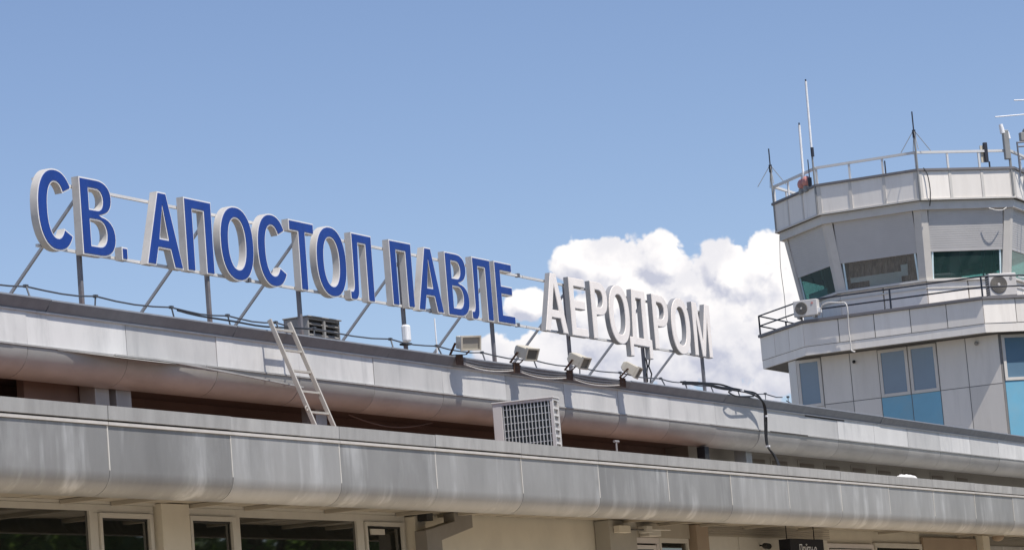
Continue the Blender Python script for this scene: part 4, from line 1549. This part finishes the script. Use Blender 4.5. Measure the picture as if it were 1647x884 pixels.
for z in (15.98, 15.86, 15.5):
    build('brace', MB().tube([(fx - .2, fy + .1, z), (fx + .35, fy - .35, z + .05)], .022, 8), 'steel_dark', mf)
    build('brace', MB().tube([(fx + .35, fy - .35, z + .05), (fx + .75, fy - .1, z)], .022, 8), 'steel_dark', mf)
build('radio_unit', MB().obox((fx + .05, fy - .02, 16.16), (.7, -.7, 0), (.7, .7, 0), (0, 0, 1), .10, .07, .12), 'antenna_grey', mf, bevel=.01)
build('dish', MB().tube([(fx + .12, fy - .10, 16.24), (fx + .22, fy - .16, 16.26)], [.17, .03], 16), 'antenna_grey', mf)
build('radio_unit', MB().obox((fx + .12, fy - .08, 15.66), (.7, -.7, 0), (.7, .7, 0), (0, 0, 1), .06, .05, .10), 'rail_navy', mf)
ya = thing('yagi_antenna', 'pale rod antenna high above the right corner of the tower roof', 'antenna', (84.9, 23.2, 15.2), GA)
build('mast', MB().tube([(85.0, 23.1, 15.0), (85.0, 23.1, 17.4)], .03, 8), 'antenna_grey', ya)
build('boom', MB().tube([(83.82, 24.34, 16.73), (85.3, 22.8, 16.86)], .018, 8), 'antenna_white', ya)
build('boom', MB().tube([(84.28, 23.88, 17.20), (85.3, 22.8, 17.22)], .018, 8), 'antenna_white', ya)

# ------------------------------------------------------------------ trees across the forecourt (seen mirrored in the glazing)
def leaf_mesh(seed, n=6500):
    rnd = random.Random(seed)
    mb = MB()
    clumps = []
    for i in range(26):
        a, b = rnd.uniform(0, 2 * math.pi), rnd.uniform(-.9, 1)
        r_ = rnd.uniform(.45, 1)
        clumps.append((3.0 * r_ * math.cos(a) * math.sqrt(1 - b * b * .8), 3.0 * r_ * math.sin(a) * math.sqrt(1 - b * b * .8), 6.3 + 2.9 * b, rnd.uniform(.7, 1.4)))
    for i in range(n):
        c = rnd.choice(clumps)
        v = Vector((rnd.gauss(0, 1), rnd.gauss(0, 1), rnd.gauss(0, 1)))
        v = v.normalized() * c[3] * rnd.uniform(.5, 1.05)
        p = Vector(c[:3]) + v
        d = Vector((rnd.uniform(-1, 1), rnd.uniform(-1, 1), rnd.uniform(-1, .4))).normalized()
        e = d.cross(Vector((rnd.uniform(-1, 1), rnd.uniform(-1, 1), rnd.uniform(-1, 1)))).normalized()
        s_ = rnd.uniform(.10, .22)
        mb.quad(p - d * s_, p + e * s_ * .45, p + d * s_, p - e * s_ * .45)
    me = bpy.data.meshes.new('crown')
    me.from_pydata(mb.v, [], mb.f)
    me.materials.append(MATS['leaf'])
    return me, clumps


crowns = [leaf_mesh(s_) for s_ in (3, 8)]
tk = []
for me, clumps in crowns:
    mb = MB().tube([(0, 0, 0), (.05, .03, 1.6), (-.05, .06, 3.4), (.02, 0, 6.5)], [.26, .20, .16, .05], 9)
    for c in clumps[:9]:
        mb.tube([(0, 0, 2.6 + .25 * c[3]), (c[0] * .5, c[1] * .5, (c[2] + 3.2) / 2), c[:3]], [.09, .06, .02], 6)
    tk.append(shared('trunk', mb, 'bark', True))
tree_lab = ['leafy tree across the forecourt, nearest the camera', 'leafy tree across the forecourt, second along the row', 'leafy tree across the forecourt, third along the row', 'leafy tree across the forecourt, fourth along the row', 'leafy tree across the forecourt, fifth along the row', 'leafy tree across the forecourt, last along the row']
for i, (x, y) in enumerate(((56, -6), (64, -4), (72, -7.5), (80, -5), (89, -8), (99, -5))):
    t = thing('broadleaf_tree', tree_lab[i], 'tree', (x, y, 0), 'trees across the forecourt')
    sc_ = random.uniform(1.45, 1.75)
    t.scale = (sc_, sc_, sc_)
    t.rotation_euler = (0, 0, random.uniform(0, 6))
    for nm, me in (('crown', crowns[i % 2][0]), ('trunk', tk[i % 2])):
        o = bpy.data.objects.new(nm, me)
        col.objects.link(o)
        o.parent = t
